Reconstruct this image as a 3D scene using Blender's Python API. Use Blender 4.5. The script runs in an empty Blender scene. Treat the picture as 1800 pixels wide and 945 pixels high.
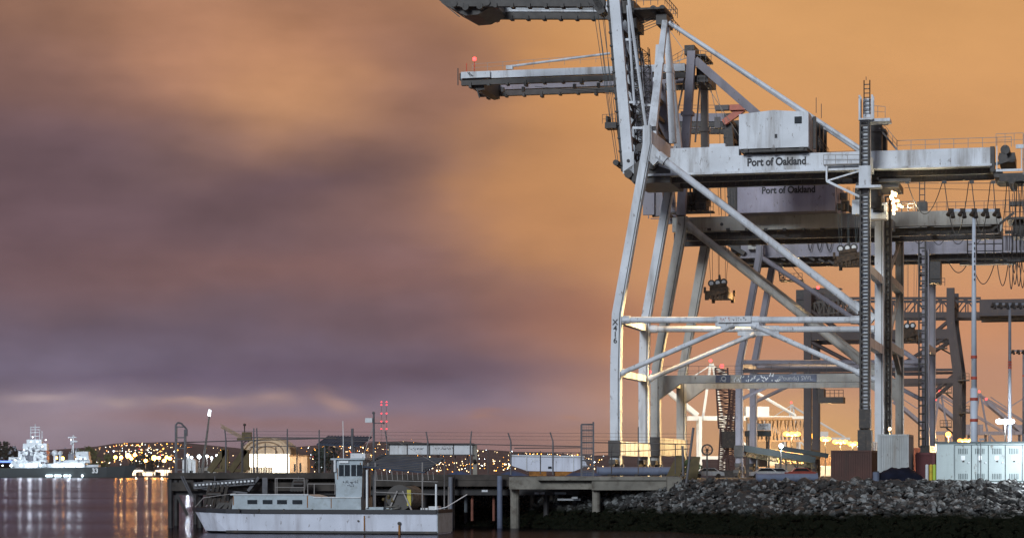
import bpy, math, random
from mathutils import Vector, Matrix, noise
random.seed(7)
R = math.radians
scene = bpy.context.scene
COL = scene.collection

# ------------------------------------------------------------------ camera
HAZE = 3.8e-5
F, H, HY, CX = 4150.0, 3.2, 832.0, 900.0
cam = bpy.data.cameras.new('camera'); camo = bpy.data.objects.new('camera', cam); COL.objects.link(camo)
cam.sensor_fit = 'HORIZONTAL'; cam.sensor_width = 36; cam.lens = F/1800*36
cam.shift_y = (HY-472.5)/1800; cam.clip_start = 1; cam.clip_end = 30000
camo.location = (0, 0, H); camo.rotation_euler = (R(90), 0, 0)
scene.camera = camo

def lin(c):
    return tuple((v/255/12.92 if v/255 <= .04045 else ((v/255+.055)/1.055)**2.4) for v in c)

# ------------------------------------------------------------------ world: night clouds lit by the city
world = bpy.data.worlds.new('World'); scene.world = world; world.use_nodes = True
WT = world.node_tree; WT.nodes.clear()
class S:
    def __init__(s, k): s.k = k
    def __add__(s, o): return mth('ADD', s, o)
    def __radd__(s, o): return mth('ADD', s, o)
    def __sub__(s, o): return mth('SUBTRACT', s, o)
    def __rsub__(s, o): return mth('SUBTRACT', o, s)
    def __mul__(s, o): return mth('MULTIPLY', s, o)
    def __rmul__(s, o): return mth('MULTIPLY', s, o)
    def __truediv__(s, o): return mth('DIVIDE', s, o)
def plug(sock, v):
    if isinstance(v, S): WT.links.new(v.k, sock)
    else: sock.default_value = v
def mth(op, a, b=0.0, clamp=False):
    n = WT.nodes.new('ShaderNodeMath'); n.operation = op; n.use_clamp = clamp
    plug(n.inputs[0], a); plug(n.inputs[1], b); return S(n.outputs[0])
def mixc(f, a, b):
    n = WT.nodes.new('ShaderNodeMix'); n.data_type = 'RGBA'; n.clamp_factor = True
    plug(n.inputs[0], f)
    for s, v in ((n.inputs[6], a), (n.inputs[7], b)):
        if isinstance(v, S): WT.links.new(v.k, s)
        else: s.default_value = (*v, 1)
    return S(n.outputs[2])
def sstep(x, a, b):
    n = WT.nodes.new('ShaderNodeMapRange'); n.interpolation_type = 'SMOOTHSTEP'
    plug(n.inputs[0], x); n.inputs[1].default_value = a; n.inputs[2].default_value = b
    return S(n.outputs[0])
def ramp(x, stops):
    n = WT.nodes.new('ShaderNodeValToRGB'); plug(n.inputs[0], x); e = n.color_ramp.elements
    n.color_ramp.interpolation = 'EASE'
    while len(e) < len(stops): e.new(.5)
    for i, (p, c) in enumerate(stops): e[i].position = p; e[i].color = (*lin(c), 1)
    return S(n.outputs[0])
tc = WT.nodes.new('ShaderNodeTexCoord'); sx = WT.nodes.new('ShaderNodeSeparateXYZ'); WT.links.new(tc.outputs['Generated'], sx.inputs[0])
dx, dy, dz = (S(o) for o in sx.outputs)
yy = mth('MAXIMUM', dy, .25)
def wnoise(sc, det, seed, sxx=1., syy=1.):
    cb = WT.nodes.new('ShaderNodeCombineXYZ')
    plug(cb.inputs[0], dx/yy*sxx); plug(cb.inputs[1], dz/yy*syy); cb.inputs[2].default_value = seed
    n = WT.nodes.new('ShaderNodeTexNoise'); n.inputs['Scale'].default_value = sc; n.inputs['Detail'].default_value = det
    n.inputs['Roughness'].default_value = .5
    WT.links.new(cb.outputs[0], n.inputs['Vector']); return S(n.outputs[0]) - .5
# direction of the sky in hundreds: azimuth run X and height Y
nA = wnoise(9, 3, 1.3, 1, 2.2); nB = wnoise(11, 3, 7.7, 1, 2.6)
X = dx/yy*4150 + 900 + nA*340
Y = 832 - dz/yy*4150 + nB*110
yn = mth('DIVIDE', Y, 832.0, True)
left = ramp(yn, [(0,(144,106,88)),(.16,(136,102,92)),(.34,(113,91,94)),(.54,(117,93,98)),(.68,(110,93,104)),(.78,(114,103,124)),(.9,(142,125,142)),(1,(128,108,118))])
right = ramp(yn, [(0,(214,158,102)),(.36,(211,154,102)),(.55,(208,152,108)),(.68,(206,146,108)),(.8,(196,145,118)),(1,(205,160,128))])
Wm = sstep(X + Y*-.32, 600, 1010)
c = mixc(Wm, left, right)
def blob(c, x, y, rx, ry, col, amt, rot=0):
    ca, sa = math.cos(R(rot)), math.sin(R(rot))
    a = ((X-x)*ca + (Y-y)*sa)/rx; b = ((Y-y)*ca - (X-x)*sa)/ry
    d = a*a + b*b
    g = mth('EXPONENT', d*-1.0)
    return mixc(g*amt, c, lin(col))
c = blob(c, 500, 150, 250, 120, (212,156,114), .95, 24)
c = blob(c, 300, 60, 150, 120, (176,128,104), .6)
c = blob(c, 560, 60, 300, 120, (190,134,100), .5)
c = blob(c, 760, 150, 110, 120, (138,102,92), .7)
c = blob(c, 960, 180, 130, 180, (206,146,92), .7)
c = blob(c, 560, 330, 270, 62, (107,85,91), .95, -8)
c = blob(c, 760, 390, 190, 70, (126,96,94), .6)
c = blob(c, 60, 330, 230, 200, (104,82,92), .5)
c = blob(c, 560, 480, 400, 50, (146,106,98), .5)
c = blob(c, 980, 400, 150, 130, (198,140,92), .7)
c = blob(c, 1000, 560, 220, 60, (146,100,84), .7)
c = blob(c, 230, 590, 420, 26, (101,87,103), .55)
c = blob(c, 650, 560, 260, 30, (115,91,97), .55)
c = blob(c, 730, 645, 330, 34, (99,81,95), .75)
c = blob(c, 330, 655, 260, 24, (104,88,112), .5)
c = blob(c, 60, 640, 300, 50, (124,114,136), .6)
c = blob(c, 90, 750, 340, 60, (160,146,160), .8)
XD, YD = X, Y
X = dx/yy*4150 + 900 + nA*110
Y = 832 - dz/yy*4150 + nB*34 + (wnoise(34, 3, 5.5, 1, 3))*30
c = blob(c, 70, 700, 70, 9, (182,162,166), .75)
c = blob(c, 222, 709, 38, 8, (180,158,158), .7)
c = blob(c, 365, 708, 74, 9, (186,156,150), .8)
c = blob(c, 500, 702, 44, 13, (180,150,146), .7)
c = blob(c, 598, 705, 34, 14, (180,146,138), .75, 25)
c = blob(c, 845, 736, 26, 6, (176,134,122), .6)
c = blob(c, 1000, 738, 18, 5, (180,134,116), .5)
c = blob(c, 300, 660, 330, 12, (106,94,116), .5)
X, Y = XD, YD
c = blob(c, 460, 745, 330, 18, (150,112,108), .55)
c = blob(c, 860, 735, 40, 7, (166,124,114), .5)
c = blob(c, 900, 780, 420, 40, (158,112,98), .55)
c = blob(c, 1420, 800, 330, 70, (226,172,118), .75)
c = blob(c, 1410, 780, 150, 60, (238,182,110), .6)
fine = wnoise(22, 5, 3.1, 1, 2.0)
broad = wnoise(7.5, 4, 9.4, 1, 1.7)
streaky = wnoise(30, 5, 12.2, .55, 2.4)
valm = (fine*.50 + broad*.75 + streaky*.30)*(1.0 - Wm*.66) + 1.0
hsv = WT.nodes.new('ShaderNodeHueSaturation'); WT.links.new(c.k, hsv.inputs['Color']); plug(hsv.inputs['Value'], valm)
c = S(hsv.outputs[0])
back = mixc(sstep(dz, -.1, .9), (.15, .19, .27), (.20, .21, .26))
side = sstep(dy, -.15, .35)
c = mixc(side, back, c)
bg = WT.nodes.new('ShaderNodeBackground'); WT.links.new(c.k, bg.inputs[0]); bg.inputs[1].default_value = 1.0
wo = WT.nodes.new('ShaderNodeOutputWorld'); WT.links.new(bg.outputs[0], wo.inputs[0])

sun = bpy.data.lights.new('sun', 'SUN'); sun.energy = 2.1; sun.angle = R(14); sun.color = (.86, .93, 1)
suno = bpy.data.objects.new('sun', sun); COL.objects.link(suno)
suno.rotation_euler = Vector((.45, 1, -.42)).to_track_quat('-Z', 'Y').to_euler()

vs = scene.view_settings; vs.view_transform = 'Standard'; vs.look = 'None'; vs.exposure = 0; vs.gamma = 1; vs.use_curve_mapping = False
cy = scene.cycles
cy.max_bounces = 5; cy.diffuse_bounces = 2; cy.glossy_bounces = 3; cy.transmission_bounces = 2; cy.volume_bounces = 0
cy.use_denoising = True; cy.sample_clamp_indirect = 4; cy.use_light_tree = True
cy.caustics_reflective = False; cy.caustics_refractive = False

# ------------------------------------------------------------------ materials
def newmat(name):
    m = bpy.data.materials.new(name); m.use_nodes = True
    nt = m.node_tree; return m, nt, nt.nodes['Principled BSDF']
def mat(name, col, rough=.6, metal=0., var=.15, scale=1.2, dirt=None, dirt_amt=0., streak=False, bump=0., spec=.5):
    """procedural paint / concrete: base colour with cloudy variation, stains or vertical streaks of dirt"""
    m, nt, b = newmat(name); N = nt.nodes; L = nt.links
    t = N.new('ShaderNodeTexCoord'); mp = N.new('ShaderNodeMapping'); L.new(t.outputs['Object'], mp.inputs[0])
    n = N.new('ShaderNodeTexNoise'); n.inputs['Scale'].default_value = scale; n.inputs['Detail'].default_value = 5
    L.new(mp.outputs[0], n.inputs['Vector'])
    r = N.new('ShaderNodeValToRGB'); e = r.color_ramp.elements
    e[0].position = .3; e[1].position = .7
    e[0].color = (*[max(0, v*(1-var)) for v in col], 1); e[1].color = (*[min(1, v*(1+var)) for v in col], 1)
    L.new(n.outputs[0], r.inputs[0]); out = r.outputs[0]
    if dirt:
        mp2 = N.new('ShaderNodeMapping'); L.new(t.outputs['Object'], mp2.inputs[0])
        if streak: mp2.inputs['Scale'].default_value = (1, 1, .12)
        n2 = N.new('ShaderNodeTexNoise'); n2.inputs['Scale'].default_value = scale*1.7; n2.inputs['Detail'].default_value = 6; n2.inputs['Roughness'].default_value = .65
        L.new(mp2.outputs[0], n2.inputs['Vector'])
        mr = N.new('ShaderNodeMapRange'); mr.inputs[1].default_value = .5; mr.inputs[2].default_value = .72; mr.inputs[4].default_value = dirt_amt
        L.new(n2.outputs[0], mr.inputs[0])
        mx = N.new('ShaderNodeMix'); mx.data_type = 'RGBA'; L.new(mr.outputs[0], mx.inputs[0]); L.new(out, mx.inputs[6]); mx.inputs[7].default_value = (*dirt, 1)
        out = mx.outputs[2]
    if streak:
        n3 = N.new('ShaderNodeTexNoise'); n3.inputs['Scale'].default_value = max(2.2, scale*5); n3.inputs['Detail'].default_value = 7; n3.inputs['Roughness'].default_value = .7
        mp3 = N.new('ShaderNodeMapping'); mp3.inputs['Scale'].default_value = (1, 1, .45); L.new(t.outputs['Object'], mp3.inputs[0]); L.new(mp3.outputs[0], n3.inputs['Vector'])
        m3 = N.new('ShaderNodeMapRange'); m3.inputs[1].default_value = .60; m3.inputs[2].default_value = .68; m3.inputs[4].default_value = .75; L.new(n3.outputs[0], m3.inputs[0])
        x3 = N.new('ShaderNodeMix'); x3.data_type = 'RGBA'; L.new(m3.outputs[0], x3.inputs[0]); L.new(out, x3.inputs[6]); x3.inputs[7].default_value = (.10,.065,.045,1); out = x3.outputs[2]
    L.new(out, b.inputs['Base Color'])
    b.inputs['Roughness'].default_value = rough; b.inputs['Metallic'].default_value = metal; b.inputs['Specular IOR Level'].default_value = spec
    if bump:
        bp = N.new('ShaderNodeBump'); bp.inputs['Strength'].default_value = bump; bp.inputs['Distance'].default_value = .05
        L.new(n.outputs[0], bp.inputs['Height']); L.new(bp.outputs[0], b.inputs['Normal'])
    return m
def emis(name, col, st):
    m, nt, b = newmat(name); b.inputs['Base Color'].default_value = (*col, 1)
    b.inputs['Emission Color'].default_value = (*col, 1); b.inputs['Emission Strength'].default_value = st; return m
M = {}
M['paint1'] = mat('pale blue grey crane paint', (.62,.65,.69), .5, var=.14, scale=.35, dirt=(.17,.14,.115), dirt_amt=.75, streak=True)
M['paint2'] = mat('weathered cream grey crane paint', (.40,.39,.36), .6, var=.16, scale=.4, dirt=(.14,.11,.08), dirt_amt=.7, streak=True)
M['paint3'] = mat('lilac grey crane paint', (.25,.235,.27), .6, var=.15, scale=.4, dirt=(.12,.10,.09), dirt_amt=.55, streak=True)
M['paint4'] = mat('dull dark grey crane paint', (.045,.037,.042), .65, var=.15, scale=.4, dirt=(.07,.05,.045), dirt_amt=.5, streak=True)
M['house3'] = mat('lilac sheet cladding', (.36,.34,.42), .6, var=.1, scale=.5, dirt=(.18,.15,.15), dirt_amt=.5, streak=True)
M['farwhite'] = mat('white far crane paint', (.75,.72,.66), .6, var=.08, scale=.1)
M['dark'] = mat('greasy dark steel', (.017,.014,.013), .55, var=.4, scale=1.5, dirt=(.12,.08,.05), dirt_amt=.5)
M['darkmid'] = mat('grimy mid steel', (.055,.050,.046), .6, var=.4, scale=1.2, dirt=(.05,.04,.035), dirt_amt=.6)
M['rope'] = mat('wire rope', (.03,.045,.045), .6)
M['cable'] = mat('rubber festoon cable', (.02,.018,.018), .5)
M['rust'] = mat('rusty spreader steel', (.06,.035,.018), .75, var=.6, scale=2.2, dirt=(.03,.025,.02), dirt_amt=.8)
M['latt'] = mat('dark red lattice paint', (.045,.015,.012), .6)
M['orange'] = mat('orange machine paint', (.45,.10,.05), .5, var=.2)
M['black'] = mat('black lettering', (.02,.02,.025), .6, var=0)
M['glass'] = mat('dark window glass', (.02,.025,.03), .12, var=.1)
M['rail'] = mat('galvanised handrail', (.28,.26,.25), .55)
M['raildark'] = mat('dark handrail', (.09,.08,.08), .6)
M['white'] = mat('white paint', (.62,.64,.66), .5, var=.1, scale=1.5, dirt=(.3,.24,.18), dirt_amt=.45, streak=True)
M['hull'] = mat('blue white hull paint', (.60,.63,.72), .42, var=.10, scale=.8, dirt=(.24,.22,.24), dirt_amt=.6, streak=True)
M['cabin'] = mat('weathered cabin paint', (.38,.44,.48), .55, var=.12, scale=1.6, dirt=(.20,.22,.20), dirt_amt=.6)
M['roof'] = mat('corrugated blue grey roof', (.05,.065,.095), .9, var=.25, scale=1.5, spec=.15)
M['timber'] = mat('weathered pier timber', (.05,.042,.036), .85, var=.4, scale=1.5, dirt=(.03,.025,.02), dirt_amt=.7, bump=.5)
M['concrete'] = mat('stained pier concrete', (.21,.195,.165), .85, var=.3, scale=1.1, dirt=(.07,.055,.04), dirt_amt=.85, bump=.4)
M['wetpile'] = mat('wet tarred pile', (.022,.02,.02), .6, var=.5, scale=2, bump=.4)
M['redlitpile'] = mat('red lit pile', (.20,.075,.05), .8, var=.3, scale=2)
M['greypile'] = mat('grey sleeved pile', (.20,.23,.25), .7, var=.3, scale=2, dirt=(.05,.05,.04), dirt_amt=.8)
M['brown'] = mat('brown container paint', (.065,.020,.013), .65, var=.25, scale=.8, dirt=(.03,.015,.01), dirt_amt=.6, streak=True)
M['maroon'] = mat('maroon container paint', (.11,.022,.025), .65, var=.25, scale=.8)
M['whitebox'] = mat('pale container paint', (.40,.42,.42), .6, var=.12, scale=.9, dirt=(.2,.15,.1), dirt_amt=.5, streak=True)
M['cabinet'] = mat('grey green cabinet paint', (.37,.43,.43), .45, var=.06, scale=.8, dirt=(.24,.28,.28), dirt_amt=.35, streak=True)
M['cabdark'] = mat('dark cabinet trim', (.05,.07,.075), .6)  # one dark tone for roof, door gaps and louvres
M['yellow'] = mat('yellow safety paint', (.62,.46,.04), .5, var=.15, scale=2, dirt=(.15,.12,.05), dirt_amt=.5)
M['lime'] = mat('lime safety paint', (.42,.60,.08), .5, var=.1)
M['olive'] = mat('dull yellow steel', (.11,.08,.03), .7, var=.35, scale=1.2, dirt=(.05,.04,.02), dirt_amt=.7)
M['bluepipe'] = mat('slate blue pipe', (.12,.145,.21), .6, var=.15, scale=1.2, dirt=(.06,.06,.07), dirt_amt=.5)
M['tarp'] = mat('dark blue tarpaulin', (.008,.010,.02), .95, var=.4, scale=2, bump=.6, spec=.1)
M['bluetarp'] = mat('dusty blue tarpaulin', (.04,.06,.12), .95, var=.3, scale=2, bump=.6)
M['steelblue'] = mat('dark green conveyor cladding', (.026,.036,.038), .6, var=.2, scale=.5)
M['redband'] = mat('red band paint', (.38,.06,.035), .6)
M['mast'] = mat('white mast paint', (.50,.55,.62), .5, var=.1, scale=.6, dirt=(.3,.28,.28), dirt_amt=.4, streak=True)
M['mastdark'] = mat('grey mast paint', (.16,.17,.20), .55, var=.15, scale=.6)
M['lampglass'] = mat('unlit floodlight glass', (.10,.10,.11), .2)
M['shiphull'] = mat('grey green warship hull', (.034,.046,.050), .5, var=.15, scale=.05)
M['shipwhite'] = mat('warship superstructure paint', (.50,.54,.58), .5, var=.1, scale=.2)
M['shipdark'] = mat('funnel grey', (.09,.10,.13), .5)
M['asphalt'] = mat('yard asphalt', (.045,.042,.04), .9, var=.3, scale=.3, bump=.3)
M['dirtg'] = mat('gravel shoulder', (.10,.085,.07), .95, var=.4, scale=1.2, bump=.8)
M['canvas'] = mat('tan vault sheeting', (.42,.33,.24), .7, var=.15, scale=.6, dirt=(.2,.14,.09), dirt_amt=.6)
M['shed'] = mat('beige shed cladding', (.34,.25,.17), .7, var=.12, scale=.5, dirt=(.14,.09,.06), dirt_amt=.5, streak=True)
M['brownfence'] = mat('brown boards', (.16,.10,.06), .8, var=.3, scale=1.5)
M['reel'] = mat('grey net', (.16,.15,.13), .9, var=.4, scale=5, bump=1)
M['hill'] = mat('dim far hillside', (.060,.046,.052), 1, var=.4, scale=.004, spec=0)
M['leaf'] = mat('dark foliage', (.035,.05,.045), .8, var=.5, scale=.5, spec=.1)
M['leaflit'] = mat('lit green foliage', (.10,.13,.06), .8, var=.4, scale=.5, spec=.1)  # paler copy of the leaf green, the lit look is in the colour
M['bark'] = mat('bark', (.05,.04,.03), .9)
M['gate'] = mat('galvanised gate frame', (.10,.10,.11), .55, var=.3, scale=3)
M['tank'] = mat('yellow tank', (.5,.42,.04), .5, var=.1)
M['door'] = mat('dark red door', (.10,.035,.04), .5)
M['text'] = mat('dark sign lettering', (.06,.06,.08), .6, var=0)
M['whitetext'] = mat('worn white lettering', (.75,.78,.8), .6, var=.1)
M['wornlet'] = mat('worn grey lettering', (.36,.38,.40), .6, var=.5, scale=3)
M['bluesign'] = mat('navy notice board', (.035,.05,.10), .5, var=.3, scale=2)
M['rusty'] = mat('rust stain', (.26,.11,.025), .9, var=.4, scale=6)
M['e_orange'] = emis('sodium lamp glow', (1,.38,.045), 9)
M['e_shore'] = emis('far sodium lamp glow', (1,.40,.06), 60)
M['e_white'] = emis('white lamp glow', (.80,.93,1), 14)
M['e_warm'] = emis('warm lamp glow', (1,.70,.36), 7)
M['e_red'] = emis('red warning lamp', (1,.04,.06), 4)
M['e_redbig'] = emis('bright red warning lamp', (1,.05,.05), 5)
M['e_interior'] = emis('glowing shed interior', (1,.93,.74), 2.6)
M['e_green'] = emis('green navigation lamp', (.3,1,.7), 10)

# ------------------------------------------------------------------ mesh builder
class MB:
    def __init__(s): s.v = []; s.f = []
    def add(s, vs, fs):
        o = len(s.v); s.v += [tuple(v) for v in vs]; s.f += [tuple(i+o for i in f) for f in fs]; return s
    def box(s, c, d, rz=0):
        x, y, z = (k/2 for k in d); ca, sa = math.cos(rz), math.sin(rz)
        P = [(a*x, b*y, e*z) for e in (-1, 1) for b in (-1, 1) for a in (-1, 1)]
        P = [(c[0]+p[0]*ca-p[1]*sa, c[1]+p[0]*sa+p[1]*ca, c[2]+p[2]) for p in P]
        return s.add(P, [(0,2,3,1),(4,5,7,6),(0,1,5,4),(2,6,7,3),(0,4,6,2),(1,3,7,5)])
    def beam(s, p, q, w, d, hint=(0,1,0), w2=None, d2=None):
        """bar p-q; d across along hint, w across the other way"""
        p, q = Vector(p), Vector(q); a = (q-p).normalized(); h = Vector(hint)
        h = (h - a*h.dot(a)); h = h.normalized() if h.length > 1e-4 else a.orthogonal().normalized()
        n = a.cross(h); w2 = w2 or w; d2 = d2 or d
        P = [p+n*i*w/2+h*j*d/2 for i, j in ((-1,-1),(1,-1),(1,1),(-1,1))] + [q+n*i*w2/2+h*j*d2/2 for i, j in ((-1,-1),(1,-1),(1,1),(-1,1))]
        return s.add(P, [(3,2,1,0),(4,5,6,7),(0,1,5,4),(1,2,6,5),(2,3,7,6),(3,0,4,7)])
    def tube(s, p, q, r, n=8, r2=None):
        p, q = Vector(p), Vector(q); r2 = r if r2 is None else r2
        a = (q-p).normalized(); u = a.orthogonal().normalized(); w = a.cross(u)
        P = [p+(u*math.cos(t)+w*math.sin(t))*r for t in [2*math.pi*i/n for i in range(n)]]
        P += [q+(u*math.cos(t)+w*math.sin(t))*r2 for t in [2*math.pi*i/n for i in range(n)]]
        return s.add(P, [tuple(range(n-1,-1,-1)), tuple(range(n,2*n))] + [(i,(i+1)%n,n+(i+1)%n,n+i) for i in range(n)])
    def path(s, pts, r, n=5):
        for a, b in zip(pts, pts[1:]): s.tube(a, b, r, n)
        return s
    def prism(s, pts, y0, y1):
        """polygon in x,z extruded along y"""
        n = len(pts); P = [(x, y0, z) for x, z in pts] + [(x, y1, z) for x, z in pts]
        return s.add(P, [tuple(range(n)), tuple(range(2*n-1,n-1,-1))] + [(i,n+i,n+(i+1)%n,(i+1)%n) for i in range(n)])
    def ball(s, c, r, n=8, m=5, sc=(1,1,1)):
        P = [(c[0], c[1], c[2]-r*sc[2])]
        for j in range(1, m):
            t = math.pi*j/m
            for i in range(n):
                a = 2*math.pi*i/n
                P.append((c[0]+r*sc[0]*math.sin(t)*math.cos(a), c[1]+r*sc[1]*math.sin(t)*math.sin(a), c[2]-r*sc[2]*math.cos(t)))
        P.append((c[0], c[1], c[2]+r*sc[2])); fs = []
        for i in range(n): fs.append((0, 1+(i+1)%n, 1+i))
        for j in range(m-2):
            for i in range(n):
                a = 1+j*n+i; b = 1+j*n+(i+1)%n; fs.append((a, b, b+n, a+n))
        k = len(P)-1; o = 1+(m-2)*n
        for i in range(n): fs.append((o+i, o+(i+1)%n, k))
        return s.add(P, fs)
    def build(s, name, m, parent=None, smooth=False):
        me = bpy.data.meshes.new(name); me.from_pydata(s.v, [], s.f); me.materials.append(M[m] if isinstance(m, str) else m)
        if smooth:
            me.polygons.foreach_set('use_smooth', [True]*len(me.polygons))
        me.update(); o = bpy.data.objects.new(name, me); COL.objects.link(o)
        if parent is not None: o.parent = parent
        return o
def tag(o, label=None, cat=None, group=None, kind=None):
    if label: o['label'] = label
    if cat: o['category'] = cat
    if group: o['group'] = group
    if kind: o['kind'] = kind
    return o
def thing(name, loc, label, cat, group=None, rz=0):
    o = bpy.data.objects.new(name, None); o.empty_display_size = .5; COL.objects.link(o)
    o.location = loc; o.rotation_euler = (0, 0, rz); return tag(o, label, cat, group)
def at(px, py, D): return Vector(((px-CX)/F*D, D, H+(HY-py)/F*D))
def copy_tree(o, parent=None):
    c = o.copy(); COL.objects.link(c)
    if parent is not None: c.parent = parent
    for ch in list(o.children): copy_tree(ch, c)
    return c
def point(parent, loc, power, col, rad=.3):
    l = bpy.data.lights.new('lamp_or_fill_light', 'POINT'); l.energy = power; l.color = col; l.shadow_soft_size = rad
    o = bpy.data.objects.new('lamp_or_fill_light', l); COL.objects.link(o); o.location = loc
    if parent is not None: o.parent = parent
    return o
def spot(parent, loc, aim, power, col, cone=75, rad=.3):
    l = bpy.data.lights.new('lamp_or_fill_light', 'SPOT'); l.energy = power; l.color = col; l.shadow_soft_size = rad; l.spot_size = R(cone); l.spot_blend = .35
    o = bpy.data.objects.new('lamp_or_fill_light', l); COL.objects.link(o); o.parent = parent; o.location = loc
    o.rotation_euler = (Vector(aim)-Vector(loc)).to_track_quat('-Z','Y').to_euler(); return o
def added_flood(cr, px, py, dv, aimpx, aimpy, power, cone=45):  # lamp fitting and spot added to put gold light on leg edges
    p = cr.P(px, py, dv); aim = cr.P(aimpx, aimpy, 0); aim.y = dv-11
    f = MB().box(p+Vector((0,0,.3)), (.7,.9,.3)).build('added_flood_housing', M['dark'], cr.root)
    MB().box(p+Vector((-.1,0,.1)), (.5,.7,.1)).build('added_flood_lens', M['e_warm'], f)
    spot(cr.root, p+Vector((-.3,0,-.25)), aim, power, (1,.66,.28), cone)
def text(s, size, m, parent, loc, rot, name='lettering', sxx=1, ext=.012, bold=0):
    cu = bpy.data.curves.new('t', 'FONT'); cu.body = s; cu.size = size; cu.extrude = ext; cu.offset = bold; cu.align_x = 'CENTER'; cu.align_y = 'CENTER'
    o = bpy.data.objects.new('t', cu); COL.objects.link(o)
    bpy.context.view_layer.update()
    me = bpy.data.meshes.new_from_object(o.evaluated_get(bpy.context.evaluated_depsgraph_get()))
    bpy.data.objects.remove(o); bpy.data.curves.remove(cu)
    me.materials.clear(); me.materials.append(M[m]); me.name = name
    t = bpy.data.objects.new(name, me); COL.objects.link(t); t.parent = parent; t.location = loc; t.rotation_euler = rot; t.scale = (sxx, 1, 1)
    return t
def marks(n, size, m, parent, loc, name='worn_marks', seed=1):
    # worn, unreadable painted marks: a row of short strokes
    r_ = random.Random(seed); mb = MB(); w = size*.72
    for k in range(n):
        x = (k-(n-1)/2)*w
        for q in range(3):
            a = Vector((x+r_.uniform(-.3,.3)*size, 0, r_.uniform(-.4,.4)*size)); b_ = a+Vector((r_.uniform(-.35,.35)*size, 0, r_.uniform(.15,.5)*size)); mb.beam(a, b_, size*.13, .02)
    o = mb.build(name, M[m], parent); o.location = loc; return o
ORG, SOD, WHT = (1,.60,.22), (1,.66,.30), (.85,.94,1)

# ------------------------------------------------------------------ yard frame: rails run along VD, gantries span along UD
TH = math.atan(1015/F); UD = Vector((math.cos(TH), -math.sin(TH), 0)); VD = Vector((math.sin(TH), math.cos(TH), 0))
O0 = Vector((183/F*280, 280, 0)); G = 2.6
def uz(px, py, v):
    d = Vector(((px-CX)/F, 1, 0)); t = (v + O0.dot(VD))/d.dot(VD)
    w = d*t - O0
    return w.dot(UD), H + (HY-py)/F*t

# ------------------------------------------------------------------ ground, water, far shore
def sheet(name, pts, z, m, kind='structure'):
    o = MB().add([(x, y, z) for x, y in pts], [tuple(range(len(pts)))]).build(name, m); return tag(o, kind=kind)
wm, nt, b = newmat('dark harbour water'); N = nt.nodes; L = nt.links
b.inputs['Base Color'].default_value = (.012,.012,.016,1); b.inputs['IOR'].default_value = 1.33; b.inputs['Roughness'].default_value = .07; b.inputs['Specular Tint'].default_value = (.56,.52,.57,1)
t = N.new('ShaderNodeTexCoord'); 
def wv(scale, sx_, sy_, det):
    mp = N.new('ShaderNodeMapping'); mp.inputs['Scale'].default_value = (sx_, sy_, 1); L.new(t.outputs['Object'], mp.inputs[0])
    n = N.new('ShaderNodeTexNoise'); n.inputs['Scale'].default_value = scale; n.inputs['Detail'].default_value = det; L.new(mp.outputs[0], n.inputs['Vector']); return n
n1 = wv(1.0, .35, 2.6, 3); n2 = wv(.03, .25, 1.0, 2)
bp = N.new('ShaderNodeBump'); bp.inputs['Distance'].default_value = .04; bp.inputs['Strength'].default_value = .5; L.new(n1.outputs[0], bp.inputs['Height'])
L.new(bp.outputs[0], b.inputs['Normal'])
mr = N.new('ShaderNodeMapRange'); L.new(n2.outputs[0], mr.inputs[0]); mr.inputs[1].default_value = .35; mr.inputs[2].default_value = .65
mr.inputs[3].default_value = .10; mr.inputs[4].default_value = .17; L.new(mr.outputs[0], b.inputs['Roughness'])
gl = N.new('ShaderNodeBsdfGlossy'); gl.inputs['Color'].default_value = (.30,.295,.345,1); L.new(mr.outputs[0], gl.inputs['Roughness']); L.new(bp.outputs[0], gl.inputs['Normal'])
mxs = N.new('ShaderNodeMixShader'); mxs.inputs[0].default_value = .8; L.new(b.outputs[0], mxs.inputs[1]); L.new(gl.outputs[0], mxs.inputs[2]); L.new(mxs.outputs[0], N['Material Output'].inputs['Surface'])
M['water'] = wm
sheet('water', [(-3000,-50),(3000,-50),(3000,2600),(-3000,2600)], 0, 'water')
def Q(u, v): p = O0 + UD*u + VD*v; return (p.x, p.y)
land = [(120,128.5), (60,126), (27,124.5), (13,129.5), (10.2,133.5), (9.2,138.5), (6,142), (3,145.5), (1,150), (1.0,225), Q(-5,0), Q(-5,1500), (3000,1740), (3000,128.5)]
g = MB(); n = len(land)
g.add([(x, y, G) for x, y in land] + [(x, y, -1.5) for x, y in land], [tuple(range(n))] + [(i, n+i, n+(i+1)%n, (i+1)%n) for i in range(n)])
tag(g.build('ground', 'asphalt'), kind='structure')
# far shore
g = MB(); g.box((-500, 3300, .3), (3600, 2600, 2.4)); tag(g.build('far_shore', 'hill'), kind='structure')
def ridge(px):
    pts = [(-400,788),(-60,783),(60,792),(150,786),(200,779),(300,775),(380,783),(450,790),(560,782),(640,778),(720,774),(800,786),(900,793),(1060,800),(1400,802),(2300,800)]
    for (a, ya), (c_, yc) in zip(pts, pts[1:]):
        if a <= px <= c_: return ya + (yc-ya)*(px-a)/(c_-a)
    return 790
hm = MB(); cols = [(-400+i*30) for i in range(91)]; rows = 7
def hillpt(px, f):
    D = 5200 + 2600*f; yr = ridge(px) + 2.2*noise.noise((px*.02, 0, 3))
    zt = H + (HY-yr)/F*7800
    return Vector(((px-CX)/F*D, D, 1.2 + (zt-1.2)*(f**1.25)))
P = [hillpt(px, k/(rows-1)) + Vector((0,0,0 if k in (0,rows-1) else 5*noise.noise((px*.03,k*1.7,0)))) for k in range(rows) for px in cols]
nc = len(cols)
hm.add(P, [(k*nc+i, k*nc+i+1, (k+1)*nc+i+1, (k+1)*nc+i) for k in range(rows-1) for i in range(nc-1)])
tag(hm.build('hills', 'hill', smooth=True), kind='structure')
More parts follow.
